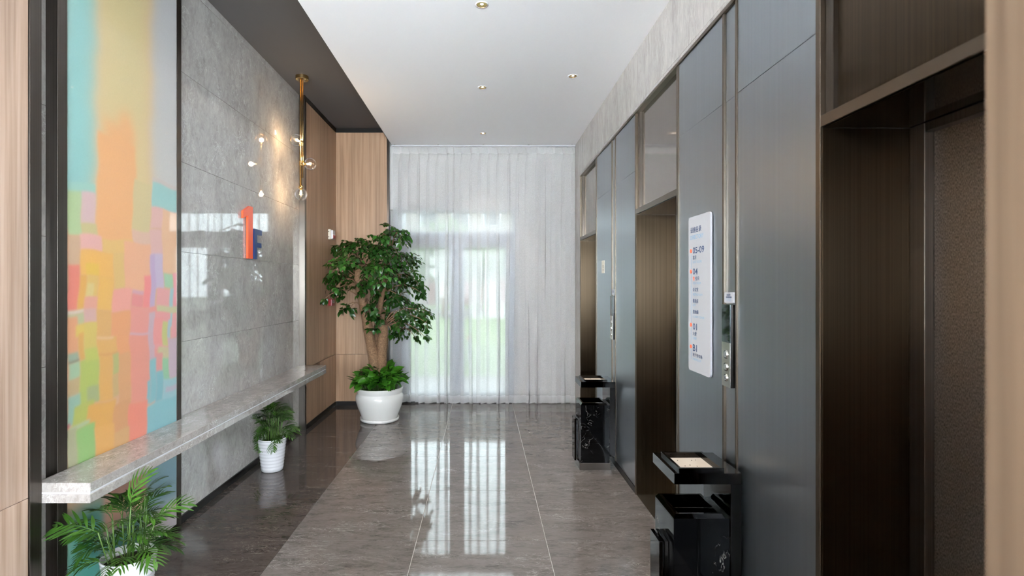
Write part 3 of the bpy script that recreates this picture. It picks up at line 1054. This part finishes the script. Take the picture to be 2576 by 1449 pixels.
M['screen'] = plain('dark_display_glass', lin(92, 100, 98), .04, .9)
call_panel(2.400, 'black sided steel lift call panel right of the white directory board', 'small white fire notice above the call panel beside the directory board')
call_panel(4.588, 'far lift call panel beyond the middle lift entrance', 'tiny white fire notice above the far call panel')
ya, z = onX(XR, 1521, 655); yb, z2 = onX(XR, 1515, 687)
pc = empty('access_plate', (XR, (ya + yb) / 2, z2)); tag(pc, 'slim white plate with a black slot on the far grey metal panel', 'plate')
z = H + 65 * ya / F; z2 = H + 33 * ya / F
box('plate', (XR - .006, XR - .0003), (ya, yb), (z2, z), M['cream'], pc, .001, 1)
box('slot', (XR - .0066, XR - .0058), (ya + .03, ya + .045), ((z + z2) / 2 - .012, (z + z2) / 2 + .018), M['black'], pc)
box('pictogram', (XR - .0066, XR - .0058), (ya + .028, ya + .048), ((z + z2) / 2 - .036, (z + z2) / 2 - .022), M['far_window'], pc)

# ================================================================== ASHTRAY BINS


def ash_bin(y0, label):
    e = empty('ashtray_bin', (.97, y0 + .15, 0)); tag(e, label, 'bin', 'ashtray bins between the lifts')
    XL, XR_ = .828, 1.072
    yf, yb = y0 + .008, y0 + .255
    box('plinth', (XL - .012, XR_ + .006), (yf - .004, yb + .004), (0, .058), M['plinth'], e, .001, 1)
    # open box body, four walls + floor
    t = .012
    b = MB()
    b.box(XL, XR_, yf, yf + t, .0585, .548).box(XL, XR_, yb - t, yb, .0585, .548)
    b.box(XL, XL + t, yf + t, yb - t, .0585, .548).box(XR_ - t, XR_, yf + t, yb - t, .0585, .548)
    b.box(XL + t, XR_ - t, yf + t, yb - t, .0585, .07)
    b.build('body', M['black_marble'], e)
    # bevelled rim frame
    rim = MB()
    o0, o1, zz0, zz1 = .0, .030, .5485, .566
    A = [(XL + o0, yf + o0, zz0), (XR_ - .02, yf + o0, zz0), (XR_ - .02, yb - o0, zz0), (XL + o0, yb - o0, zz0)]
    B = [(XL + .012, yf + .010, zz1), (XR_ - .03, yf + .010, zz1), (XR_ - .03, yb - .010, zz1), (XL + .012, yb - .010, zz1)]
    C = [(XL + .026, yf + .022, zz1), (XR_ - .042, yf + .022, zz1), (XR_ - .042, yb - .022, zz1), (XL + .026, yb - .022, zz1)]
    D = [(p[0], p[1], .40) for p in C]
    fs = []
    for L_ in range(3):
        for k in range(4):
            fs.append((L_ * 4 + k, L_ * 4 + (k + 1) % 4, L_ * 4 + 4 + (k + 1) % 4, L_ * 4 + 4 + k))
    fs.append((12, 13, 14, 15))
    rim.add(A + B + C + D, fs)
    rim.build('rim', M['black_steel'], e)
    xm = (XL + .026 + XR_ - .042) / 2
    ym = (yf + yb) / 2
    box('divider', (XL + .028, XR_ - .044), (ym - .003, ym + .003), (.402, .545), M['black_steel'], e)
    box('divider', (xm + .028, xm + .034), (yf + .024, ym - .0035), (.402, .535), M['black_steel'], e)
    box('divider', (xm + .028, xm + .034), (ym + .0035, yb - .024), (.402, .535), M['black_steel'], e)
    # side flap : two plates with a gap
    box('side_plate', (XL - .043, XL - .026), (y0 + .068, y0 + .195), (.060, .42), M['black_steel'], e, .001, 1)
    box('side_plate', (XL - .018, XL - .0015), (y0 + .068, y0 + .195), (.060, .42), M['black_steel'], e, .001, 1)
    box('side_hinge', (XL - .026, XL - .018), (y0 + .09, y0 + .17), (.10, .40), M['black'], e)
    # post plate carrying the tray
    box('post', (XR_ + .0005, 1.120), (y0, y0 + .285), (.115, .7005), M['black_steel'], e, .001, 1)
    td = MB()
    z0, z1 = .701, .748
    x0, x1, ya, yb2 = .828, 1.120, y0, y0 + .29
    xi0, xi1, yi0, yi1 = x0 + .042, x1 - .075, ya + .040, yb2 - .040
    td.add([(x0, ya, z1), (x1, ya, z1), (x1, yb2, z1), (x0, yb2, z1), (xi0, yi0, z1), (xi1, yi0, z1), (xi1, yi1, z1), (xi0, yi1, z1),
            (xi0, yi0, z1 - .022), (xi1, yi0, z1 - .022), (xi1, yi1, z1 - .022), (xi0, yi1, z1 - .022), (x0, ya, z0), (x1, ya, z0), (x1, yb2, z0), (x0, yb2, z0)],
           [(0, 1, 5, 4), (1, 2, 6, 5), (2, 3, 7, 6), (3, 0, 4, 7), (4, 5, 9, 8), (5, 6, 10, 9), (6, 7, 11, 10), (7, 4, 8, 11), (8, 9, 10, 11), (12, 13, 1, 0), (13, 14, 2, 1), (14, 15, 3, 2), (15, 12, 0, 3), (12, 15, 14, 13)])
    td.build('tray', M['black_steel'], e)
    lip = MB()
    q = .012
    for (a, b_, c, d) in ((xi0 - q, xi1 + q, yi0 - q, yi0), (xi0 - q, xi1 + q, yi1, yi1 + q), (xi0 - q, xi0, yi0, yi1), (xi1, xi1 + q, yi0, yi1)):
        lip.box(a, b_, c, d, z1 + .0004, z1 + .013)
    lip.build('tray_lip', M['black_steel'], e)
    # sand bed with a slightly uneven surface
    n = 14
    sv, sf = [], []
    for j in range(n + 1):
        for i in range(n + 1):
            u, v = i / n, j / n
            edge = min(u, 1 - u, v, 1 - v) < .01
            sv.append((xi0 + .001 + (xi1 - xi0 - .002) * u, yi0 + .001 + (yi1 - yi0 - .002) * v, z1 - .012 + (0 if edge else R.uniform(-.0012, .0012))))
    for j in range(n):
        for i in range(n):
            k = j * (n + 1) + i
            sf.append((k, k + 1, k + n + 2, k + n + 1))
    MB().add(sv, sf).build('sand', M['sand'], e, True)
    for k in range(7):
        a = R.uniform(xi0 + .02, xi1 - .04); b_ = R.uniform(yi0 + .05, yi1 - .02)
        box('ash_speck', (a, a + .003), (b_, b_ + .004), (z1 - .0125, z1 - .0098), M['soil'], e)
    return e


ash_bin(2.292, 'near black marble ashtray bin under the white directory board')
ash_bin(4.482, 'far black marble ashtray bin standing by the curtain end')

# ================================================================== CURTAINS


def curtain(x0, x1, n, zbot, label, seed, name):
    rr = random.Random(seed)
    e = empty(name, ((x0 + x1) / 2, YC, zbot(0.5)))
    tag(e, label, 'curtain', 'sheer curtains at the glass door')
    NU, NVv = n * 25, 30
    zt = 3.405
    wid = [rr.uniform(.75, 1.25) for _ in range(n)]
    tot = sum(wid)
    edges = [x0]
    for q in wid:
        edges.append(edges[-1] + (x1 - x0) * q / tot)
    ph = [rr.uniform(-.5, .5) for _ in range(n + 1)]
    am = [rr.uniform(.7, 1.2) for _ in range(n + 1)]

    def surf(u, v, hem=0.0):
        """u along the width, v = 0 top .. 1 bottom"""
        k = min(int(u * n), n - 1)
        f = u * n - k
        lam = edges[k + 1] - edges[k]
        A = .034 * (am[k] * (1 - f) + am[k + 1] * f) * (.45 + .55 * min(1, v * 3))
        pin = math.exp(-((v - .03) / .022) ** 2)
        ov = (.24 + .08 * ph[k] + .10 * min(1, v * 1.6) * am[k]) * (1 - .55 * pin)     # width of the overlap
        rt = 1.0 - .30 * ov
        cp = [(0, -1), (rt * .5, -.35), (rt - .02, -.04), (rt, -.02), (rt - .03, -.12), (rt - ov + .03, -.42), (rt - ov, -.52), (rt - ov + .03, -.62), (.985, -.97), (1, -1)]
        tk = [0, .30, .52, .56, .60, .74, .78, .82, .96, 1.0]
        i = 0
        while i < 8 and f > tk[i + 1]:
            i += 1
        q = (f - tk[i]) / (tk[i + 1] - tk[i])
        cx_ = cp[i][0] + (cp[i + 1][0] - cp[i][0]) * q
        cy_ = cp[i][1] + (cp[i + 1][1] - cp[i][1]) * q
        sway = .020 * math.sin(1.7 * k + 2.4 * v + seed) * v + .010 * math.sin(4.1 * k + 5 * v) * v
        edge = min(1, 6 * u, 6 * (1 - u))
        x = edges[k] + lam * cx_ + sway * edge
        yy = YC + .018 + A * cy_ + .005 * math.sin(9 * u + 4 * v) * v
        zb = zbot(u) + .005 * math.sin(2 * PI * f + ph[k] * 4)
        z = zt + (zb - zt) * v + .007 * math.cos(2 * PI * f) * max(0.0, 1 - v / .05)
        return x, yy - hem, z
    vs, fs = [], []
    for j in range(NVv + 1):
        v = (j / NVv)
        v = v ** 1.6 if j else 0
        for i in range(NU + 1):
            vs.append(surf(i / NU, v))
    for j in range(NVv):
        for i in range(NU):
            k = j * (NU + 1) + i
            fs.append((k, k + 1, k + NU + 2, k + NU + 1))
    MB().add(vs, fs).build('sheer_cloth', M['sheer'], e, True)
    vs, fs = [], []
    for v in (.9705, .985, 1.0):
        for i in range(NU + 1):
            vs.append(surf(i / NU, v, .0016))
    for j in range(2):
        for i in range(NU):
            k = j * (NU + 1) + i
            fs.append((k, k + 1, k + NU + 2, k + NU + 1))
    MB().add(vs, fs).build('hem', M['hem'], e, True)
    vs, fs = [], []
    for v in (0, .012, .024):
        for i in range(NU + 1):
            vs.append(surf(i / NU, v, .0016))
    for j in range(2):
        for i in range(NU):
            k = j * (NU + 1) + i
            fs.append((k, k + 1, k + NU + 2, k + NU + 1))
    MB().add(vs, fs).build('heading_tape', M['hem'], e, True)
    for k in range(n):
        xx = edges[k] + .25 * (edges[k + 1] - edges[k])
        MB().tube([(xx, YC, 3.40), (xx, YC - .004, 3.4155)], .004, 6).build('hook', M['plastic'], e)


curtain(-1.205, -.036, 10, lambda u: .022 if .1 < u < .3 else .008, 'left sheer white pleated curtain behind the big potted tree', 5, 'curtain')
curtain(-.037, 1.218, 10, lambda u: .006, 'right sheer white pleated curtain reaching the metal lift wall', 11, 'curtain')
cr = empty('curtain_rail', (0, YC, 3.42)); tag(cr, 'thin white curtain rail under the ceiling above the sheer curtains', 'curtain rail')
box('rail', (-1.215, 1.222), (YC - .012, YC + .012), (3.416, 3.4355), M['plastic'], cr, .002, 1)
for x in (-1.18, -.6, 0, .6, 1.18):
    box('bracket', (x - .012, x + .012), (YC - .016, YC + .016), (3.4362, 3.4395), M['steel'], cr)


# ================================================================== LEAVES


def leaf_mesh(name, L, W, bend=.25, fold=.18, heart=0.0):
    """ovate pointed leaf along +X, upper side +Z, origin at its stalk end"""
    st = [(0, .06), (.14, .62 + heart * .3), (.34, 1.0), (.58, .86), (.80, .46), (1.0, .0)]
    vs, fs = [], []
    for (t, wv) in st:
        x = L * t
        z = -bend * L * t * t
        hw = W / 2 * wv
        back = -heart * L * .12 if .1 < t < .2 else 0
        vs += [(x + back, hw, z + fold * hw), (x, 0, z), (x + back, -hw, z + fold * hw)]
    for i in range(len(st) - 1):
        a = i * 3
        fs += [(a, a + 3, a + 4, a + 1), (a + 1, a + 4, a + 5, a + 2)]
    me = bpy.data.meshes.new(name)
    me.from_pydata(vs, [], fs)
    me.polygons.foreach_set('use_smooth', [True] * len(me.polygons))
    return me


def basis(direc, up):
    x = Vector(direc).normalized()
    z = Vector(up)
    z = (z - x * z.dot(x))
    if z.length < 1e-3:
        z = Vector((0, 1, 0)) - x * x.y
    z.normalize()
    y = z.cross(x)
    return Matrix((x, y, z)).transposed()


# ================================================================== BIG POTTED TREE
tx, ty = -1.21, 6.17
tree = empty('potted_tree', (tx, ty, 0)); tag(tree, 'large leafy tree with twin trunks in a white glazed pot by the curtain', 'potted plant')
MB().lathe([(0, .001), (.205, .001), (.222, .012), (.226, .040), (.222, .042), (.214, .018), (0, .014)], 40, (tx, ty, 0)).build('saucer', M['ceramic'], tree, True)
MB().lathe([(0, .0165), (.192, .0165), (.204, .035), (.222, .09), (.252, .165), (.270, .225), (.276, .265), (.272, .295), (.260, .318), (.258, .325), (.264, .335), (.266, .36), (.272, .380),
            (.270, .388), (.256, .386), (.246, .36), (.240, .33)], 56, (tx, ty, 0)).build('pot', M['ceramic'], tree, True)
MB().lathe([(.2405, .335), (.1, .345), (0, .345)], 30, (tx, ty, 0)).build('soil', M['soil'], tree, True)
P = lambda x, y, dy=0.0: Vector(((x - VX) * (ty + dy) / F, ty + dy, H - (y - VY) * (ty + dy) / F))


def knobbly(mb, pts, rads, n=14):
    mb.tube(pts, rads, n)
    return mb


def dense(pts, k=5):
    out = []
    for a, b in zip(pts[:-1], pts[1:]):
        for i in range(k):
            out.append(a.lerp(b, i / k))
    return out + [pts[-1]]


p1 = dense([P(948, 955), P(941, 905), P(930, 850), P(920, 790), P(908, 740), P(902, 700), P(905, 665)])
r1_ = [.070 - .026 * i / len(p1) + R.uniform(-.003, .003) for i in range(len(p1))]
MB().tube(p1, r1_, 14).build('trunk', M['bark'], tree, True)
p2 = dense([P(957, 955, .02), P(960, 900, .02), P(963, 850, .01), P(964, 817, .01)])
MB().tube(p2, [.068 - .010 * i / len(p2) + R.uniform(-.003, .003) for i in range(len(p2))], 14).build('trunk', M['bark'], tree, True)
p3 = dense([P(946, 860, .10), P(950, 800, .12), P(962, 740, .10), P(972, 690, .06), P(980, 640, .03)])
MB().tube(p3, [.036 - .014 * i / len(p3) for i in range(len(p3))], 10).build('trunk', M['bark'], tree, True)
CL = [  # clump centres: x, y, radius (photo px), leaves
    (985, 582, 26, 46), (1012, 586, 17, 22), (962, 590, 16, 16), (925, 612, 30, 62), (880, 618, 28, 54), (848, 622, 17, 24), (955, 628, 34, 74), (1000, 640, 32, 70), (1030, 655, 18, 26), (975, 600, 20, 30),
    (838, 690, 20, 26), (826, 700, 12, 10), (872, 655, 32, 66), (905, 672, 36, 80), (950, 672, 38, 86), (990, 688, 36, 80), (1030, 690, 24, 40), (1052, 712, 17, 24), (1062, 738, 13, 15), (870, 700, 24, 36),
    (925, 715, 28, 46), (845, 722, 12, 9), (836, 738, 10, 7), (862, 742, 15, 13), (816, 752, 7, 5), (960, 735, 30, 52), (1000, 745, 32, 66), (1040, 765, 24, 40), (1065, 785, 16, 22), (1072, 812, 12, 14),
    (1020, 790, 30, 56), (985, 790, 26, 40), (950, 800, 18, 22), (932, 770, 16, 16), (1045, 822, 20, 26), (1070, 848, 9, 8), (1045, 848, 12, 10), (1005, 822, 22, 26), (985, 835, 13, 10), (880, 775, 15, 15), (862, 778, 9, 6), (940, 822, 10, 7)]
leaf_specs = []
starts = p1[14:] + p3[6:] + p2[-2:]
for (cx, cy, rad, cnt) in CL:
    dy = R.uniform(-.42, .42) * (1 if cy < 760 else .6)
    c = P(cx, cy, dy)
    rm = rad * (ty + dy) / F * 1.05
    # branch from the nearest trunk point lower than the clump
    s0 = min(starts, key=lambda q: (q - c).length + max(0, (q.z - c.z)) * .6)
    midp = s0.lerp(c, .55) + Vector((0, 0, .06 + .10 * (c - s0).length))
    pts = [s0, s0.lerp(midp, .6) + Vector((0, 0, .03)), midp, midp.lerp(c, .6) + Vector((0, 0, .015)), c]
    MB().tube(pts, [.009, .0075, .006, .0045, .003], 6).build('branch', M['bark'], tree, True)
    out = Vector((c.x - tx, c.y - ty, 0))
    if out.length > .01:
        out.normalize()
    # sprays: short drooping twigs with paired leaflets
    nsp = max(2, int(cnt / 3.0))
    twg = MB()
    for s_ in range(nsp):
        d = Vector((R.gauss(0, 1), R.gauss(0, 1), R.gauss(0, .55)))
        d.normalize()
        d = (d + out * .6).normalized()
        L = rm * R.uniform(.75, 1.35)
        st = c + Vector((R.gauss(0, 1), R.gauss(0, 1), R.gauss(0, .8))) * rm * .28
        pp = [st + d * (L * t) + Vector((0, 0, -.55 * L * t * t)) for t in (0, .35, .7, 1.0)]
        twg.tube(pp, [.0025, .002, .0017, .0013], 4)
        m_ = 7
        for k in range(m_):
            t = .15 + .85 * k / (m_ - 1)
            pos = st + d * (L * t) + Vector((0, 0, -.55 * L * t * t))
            sd = d.cross(Vector((0, 0, 1)))
            sd = sd.normalized() if sd.length > .01 else Vector((1, 0, 0))
            dirn = d * .7 + sd * (.9 if k % 2 else -.9) * (0 if k == m_ - 1 else 1) + Vector((0, 0, R.uniform(-1.0, -.1)))
            upv = Vector((R.gauss(0, .4), R.gauss(-.25, .4), 1)) + out * .3
            leaf_specs.append((pos, dirn.normalized(), upv, R.uniform(.8, 1.25)))
    twg.build('twig', M['bark'], tree, True)
LM = [leaf_mesh('leaf', .058, .039, .3, .2), leaf_mesh('leaf', .063, .041, .15, .3), leaf_mesh('leaf', .053, .037, .45, .12)]
for me_ in LM:
    me_.materials.append(M['leaf'])
# the leaves that show largest are objects of their own, the rest is one mesh
xlim = (XWD + .012)
specs = [q for q in leaf_specs if q[0].x > XWD + .05 and q[0].y < 6.86]
specs.sort(key=lambda q: q[0].y - .12 * q[3])
near = specs[:300]
rest = specs[300:]
base = wloc(tree)


def clampx(M4, L=.07):
    t = M4 @ Vector((L, 0, 0))
    return t.x > xlim and t.y < YB - .01 if t.x < -1.24 else t.y < YC - .05


for q in near:
    mt = Matrix.Translation(q[0] - base) @ (basis(q[1], q[2]) * q[3]).to_4x4()
    if not clampx(Matrix.Translation(base) @ mt):
        continue
    o = link('leaf', R.choice(LM), None, tree)
    o.matrix_local = mt
mb = MB()
for q in rest:
    me_ = R.choice(LM)
    mt = Matrix.Translation(q[0]) @ (basis(q[1], q[2]) * q[3]).to_4x4()
    if not clampx(mt):
        continue
    mb.add([mt @ v.co for v in me_.vertices], [tuple(p.vertices) for p in me_.polygons])
fo = kind(mb.build('foliage', M['leaf'], tree, True), 'stuff')
# ground cover of broad pointed leaves in the pot
PM = [leaf_mesh('leaf', .100, .066, .25, .25, .6), leaf_mesh('leaf', .088, .060, .45, .18, .6), leaf_mesh('leaf', .108, .064, .1, .3, .5)]
for me_ in PM:
    me_.materials.append(M['pothos'])
pst = MB()
for k in range(290):
    a = R.uniform(0, 2 * PI)
    rr = .268 * math.sqrt(R.uniform(.10, 1.0))
    hgt = .40 + (.19 * (1 - (rr / .29) ** 2) + .02) * R.uniform(.35, 1.0) + .05 * R.random()
    pos = Vector((tx + rr * math.cos(a), ty + rr * math.sin(a), hgt))
    an = a + R.uniform(-.8, .8)
    el = R.uniform(-.45, .7) if rr > .13 else R.uniform(.2, 1.1)
    dirn = Vector((math.cos(an) * math.cos(el), math.sin(an) * math.cos(el), math.sin(el)))
    if pos.x + dirn.x * .13 < -1.9:
        continue
    up = Vector((R.gauss(0, .35), R.gauss(-.2, .35), 1))
    o = link('pothos_leaf', R.choice(PM), None, tree)
    o.matrix_local = Matrix.Translation(pos - base) @ (basis(dirn, up) * R.uniform(.9, 1.4)).to_4x4()
    rt = Vector((tx + rr * .7 * math.cos(a), ty + rr * .7 * math.sin(a), .34))
    pst.tube([rt, rt.lerp(pos, .6) + Vector((0, 0, .02)), pos], .0022, 4)
pst.build('leaf_stalks', M['stem'], tree, True)

# ================================================================== SMALL PALMS


def frond_mesh(seed, L=.34, nl=9):
    rr = random.Random(seed)
    mb = MB()
    pts = []
    for i in range(9):
        t = i / 8
        pts.append(Vector((L * (t - .16 * t * t), 0, L * (.55 * t * (1 - t) * .35 - .34 * t ** 2.4))))
    mb.tube(pts, [.0032 - .0022 * i / 8 for i in range(9)], 5)
    for k in range(nl):
        t = .12 + .86 * k / (nl - 1)
        i = min(7, int(t * 8))
        p = pts[i].lerp(pts[i + 1], t * 8 - i)
        tg = (pts[i + 1] - pts[i]).normalized()
        ll = L * (.50 * math.sin(PI * (.22 + .70 * (t - .12) / .88)) + .10)
        for s in (-1, 1):
            ang = math.radians(rr.uniform(36, 58)) * (1 - .4 * (t - .12))
            d = (tg * math.cos(ang) + Vector((0, s, 0)) * math.sin(ang)).normalized()
            upn = Vector((0, 0, 1)) + Vector((0, -s * .35, 0))
            sd = d.cross(upn).normalized()
            wd = .0098 * rr.uniform(.8, 1.25) * (L / .34) ** .5
            vs = []
            for (u, wv) in ((0, .25), (.25, .9), (.55, 1.0), (.82, .6), (1, 0)):
                q = p + d * (ll * u) + Vector((0, 0, -.30 * ll * u * u + .10 * ll * u))
                vs += [q + sd * wd * wv, q + Vector((0, 0, -.0018 * wv)), q - sd * wd * wv]
            fs = []
            for m_ in range(4):
                a = m_ * 3
                fs += [(a, a + 3, a + 4, a + 1), (a + 1, a + 4, a + 5, a + 2)]
            mb.add(vs, fs)
    me = bpy.data.meshes.new('frond')
    me.from_pydata([tuple(v) for v in mb.v], [], mb.f)
    me.polygons.foreach_set('use_smooth', [True] * len(me.polygons))
    me.materials.append(M['palm'])
    return me


FM = [frond_mesh(k, .27, 7 + k % 2) for k in range(5)]


def palm(x, y, label, seed, spread, hmax, nf=26, sc=1.0, skew=(0, 0), tall=None):
    rr = random.Random(seed)
    e = empty('potted_palm', (x, y, 0)); tag(e, label, 'potted plant', 'small palms in ribbed white pots')
    prof = [(0, .002), (.082, .002), (.086, .006)]
    for k in range(9):
        r0 = .088 + .0265 * k / 9
        z0 = .018 + .0275 * k
        prof += [(r0, z0), (r0 + .0032, z0 + .008), (r0 + .0036, z0 + .016), (r0 + .0016, z0 + .0245)]
    prof += [(.1155, .268), (.1185, .270), (.1185, .279), (.1145, .280), (.110, .262), (.106, .24)]
    MB().lathe(prof, 44, (x, y, 0)).build('pot', M['plastic'], e, True)
    MB().lathe([(.1065, .242), (0, .246)], 24, (x, y, 0)).build('soil', M['soil'], e, True)
    st = MB()
    for k in range(nf):
        a = rr.uniform(0, 2 * PI)
        r0 = .075 * math.sqrt(rr.random())
        p0 = Vector((x + r0 * math.cos(a), y + r0 * math.sin(a), .245))
        q = k / nf
        hgt = .025 + (hmax - .32) * (1 - q) ** 1.25 * rr.uniform(.7, 1.05)
        lean = spread * (.25 + .75 * q) * rr.uniform(.3, .8) * .55
        p1 = p0 + Vector((math.cos(a) * lean + skew[0] * q, math.sin(a) * lean + skew[1] * q, hgt))
        p1.x = max(p1.x, -1.90)
        s = sc * rr.uniform(.62, 1.0)
        el = rr.uniform(.6, 1.25) * (1 - q) + rr.uniform(-.15, .5) * q
        an = a + rr.uniform(-.7, .7)
        d = Vector((math.cos(an) * math.cos(el), math.sin(an) * math.cos(el), math.sin(el)))
        for _ in range(12):
            tip = p1 + d * .34 * s
            if tip.x < -1.925 or (p1.z > .56 and (tip.x < -1.70 or p1.x < -1.69)) or (p1.z + max(0, d.z) * .3 * s > .60 and min(tip.x, p1.x) < -1.685):
                d = (d + Vector((.35, -.12, -.12))).normalized()
                if p1.z > .5 and p1.x < -1.68:
                    p1.z -= .03
            else:
                break
        mid = p0.lerp(p1, .6) + Vector((0, 0, .02))
        st.tube([p0, mid, p1], .0019, 5)
        o = link('frond', FM[rr.randrange(5)], None, e)
        o.matrix_local = Matrix.Translation(p1 - Vector((x, y, 0))) @ (basis(d, Vector((rr.gauss(0, .2), rr.gauss(0, .2), 1))) * s).to_4x4()
    for t in (tall or []):
        p0, p1, d, s = Vector(t[0]), Vector(t[1]), Vector(t[2]), t[3]
        st.tube([p0, p0.lerp(p1, .5), p1], .003, 5)
        o = link('frond', FM[2], None, e)
        o.matrix_local = Matrix.Translation(p1 - Vector((x, y, 0))) @ (basis(d, Vector((-.2, -.6, 1))) * s).to_4x4()
    st.build('stems', M['stem'], e, True)
    return e


palm(-1.695, 2.53, 'nearest bushy palm in a ribbed white pot under the ledge end', 21, .13, .60, 50, .62, (.0, -.02),
     [((-1.66, 2.46, .25), (-1.60, 2.40, .56), (.12, .05, .99), .62), ((-1.62, 2.52, .25), (-1.54, 2.48, .46), (.70, .2, .66), .60), ((-1.74, 2.46, .25), (-1.72, 2.36, .46), (-.62, -.25, .40), .70)])
palm(-1.793, 4.49, 'farther small palm in a ribbed white pot beneath the ledge', 4, .10, .60, 84, .50, (.02, 0))

# ================================================================== OUTSIDE
lw = kind(box('ground', (-40, 40), (7.4, 90), (-.30, -.06), M['grass']), 'structure')
pv = kind(box('paving', (-12, 12), (7.41, 9.3), (-.0595, -.02), M['paving']), 'structure')
pt = kind(box('garden_path', (-40, 40), (29.0, 37), (-.0595, -.04), M['paving']), 'structure')
bo = empty('bollard', ((1180.5 - VX) * 11.4 / F, 11.4, -.06)); tag(bo, 'slim white garden bollard with a red top seen through the curtain', 'bollard')
bx_, by_ = bo.location.x, 11.4
MB().lathe([(.0, 0), (.045, 0), (.045, .46), (0, .46)], 16, (bx_, by_, -.06)).build('shaft', M['plastic'], bo)
MB().lathe([(.048, .4605), (.048, .52), (.03, .535), (0, .537)], 16, (bx_, by_, -.06)).build('cap', M['red'], bo)


def out_tree(x, y, zc, r, label, seed, n=1500):
    rr = random.Random(seed)
    e = empty('garden_tree', (x, y, -.06)); tag(e, label, 'tree', 'trees beyond the lawn')
    MB().tube([(x, y, -.06), (x + .1, y, zc * .5), (x, y, zc)], [.14, .11, .06], 8).build('trunk', M['bark'], e, True)
    mb = MB()
    for k in range(n):
        d = Vector((rr.gauss(0, 1), rr.gauss(0, 1), rr.gauss(0, 1))).normalized() * r * rr.random() ** .45
        c = Vector((x, y, zc)) + Vector((d.x, d.y, d.z * .85))
        a = Vector((rr.gauss(0, 1), rr.gauss(0, 1), rr.gauss(0, 1))).normalized()
        b = a.orthogonal().normalized()
        s = rr.uniform(.10, .22)
        mb.add([c - a * s, c + b * s * .5, c + a * s, c - b * s * .5], [(0, 1, 2, 3)])
    kind(mb.build('crown', M['out_leaf'], e), 'stuff')


TR = [(-5.3, 34, 2.9, 2.0, 'garden tree seen through the left door pane'), (-2.1, 28, 3.4, 2.1, 'tallest garden tree left of the door mullion'), (-.2, 34.5, 3.1, 1.7, 'garden tree seen through the right door pane'),
      (1.9, 28, 3.0, 1.6, 'garden tree at the right edge of the glass door'), (-9.6, 31, 3.0, 2.2, 'garden tree hidden behind the potted tree side of the curtain'), (5.8, 32, 3.0, 2.2, 'garden tree past the right end of the glass door')]
for k, t in enumerate(TR):
    out_tree(t[0], t[1], t[2], t[3], t[4], 30 + k)
fb = empty('far_building', (-2, 46, 0)); tag(fb, 'pale far building with grey windows behind the garden trees', 'building')
box('facade', (-18, 14), (46, 54), (-.06, 12), M['facade'], fb)
for i in range(11):
    for j in range(3):
        x = -16.5 + 2.75 * i
        z = 4.4 + 3.0 * j - .6
        o = box('far_window', (x, x + 1.5), (45.94, 46.0), (z, z + 1.7), M['frame_grey'], fb)
        box('pane', (x + .08, x + 1.42), (45.92, 45.95), (z + .08, z + 1.62), M['far_window'], o)
for i in range(9):
    x = -15 + 3.3 * i
    box('brick_pier', (x, x + .9), (45.8, 45.999), (-.06, 3.0), M['facade_red'], fb)
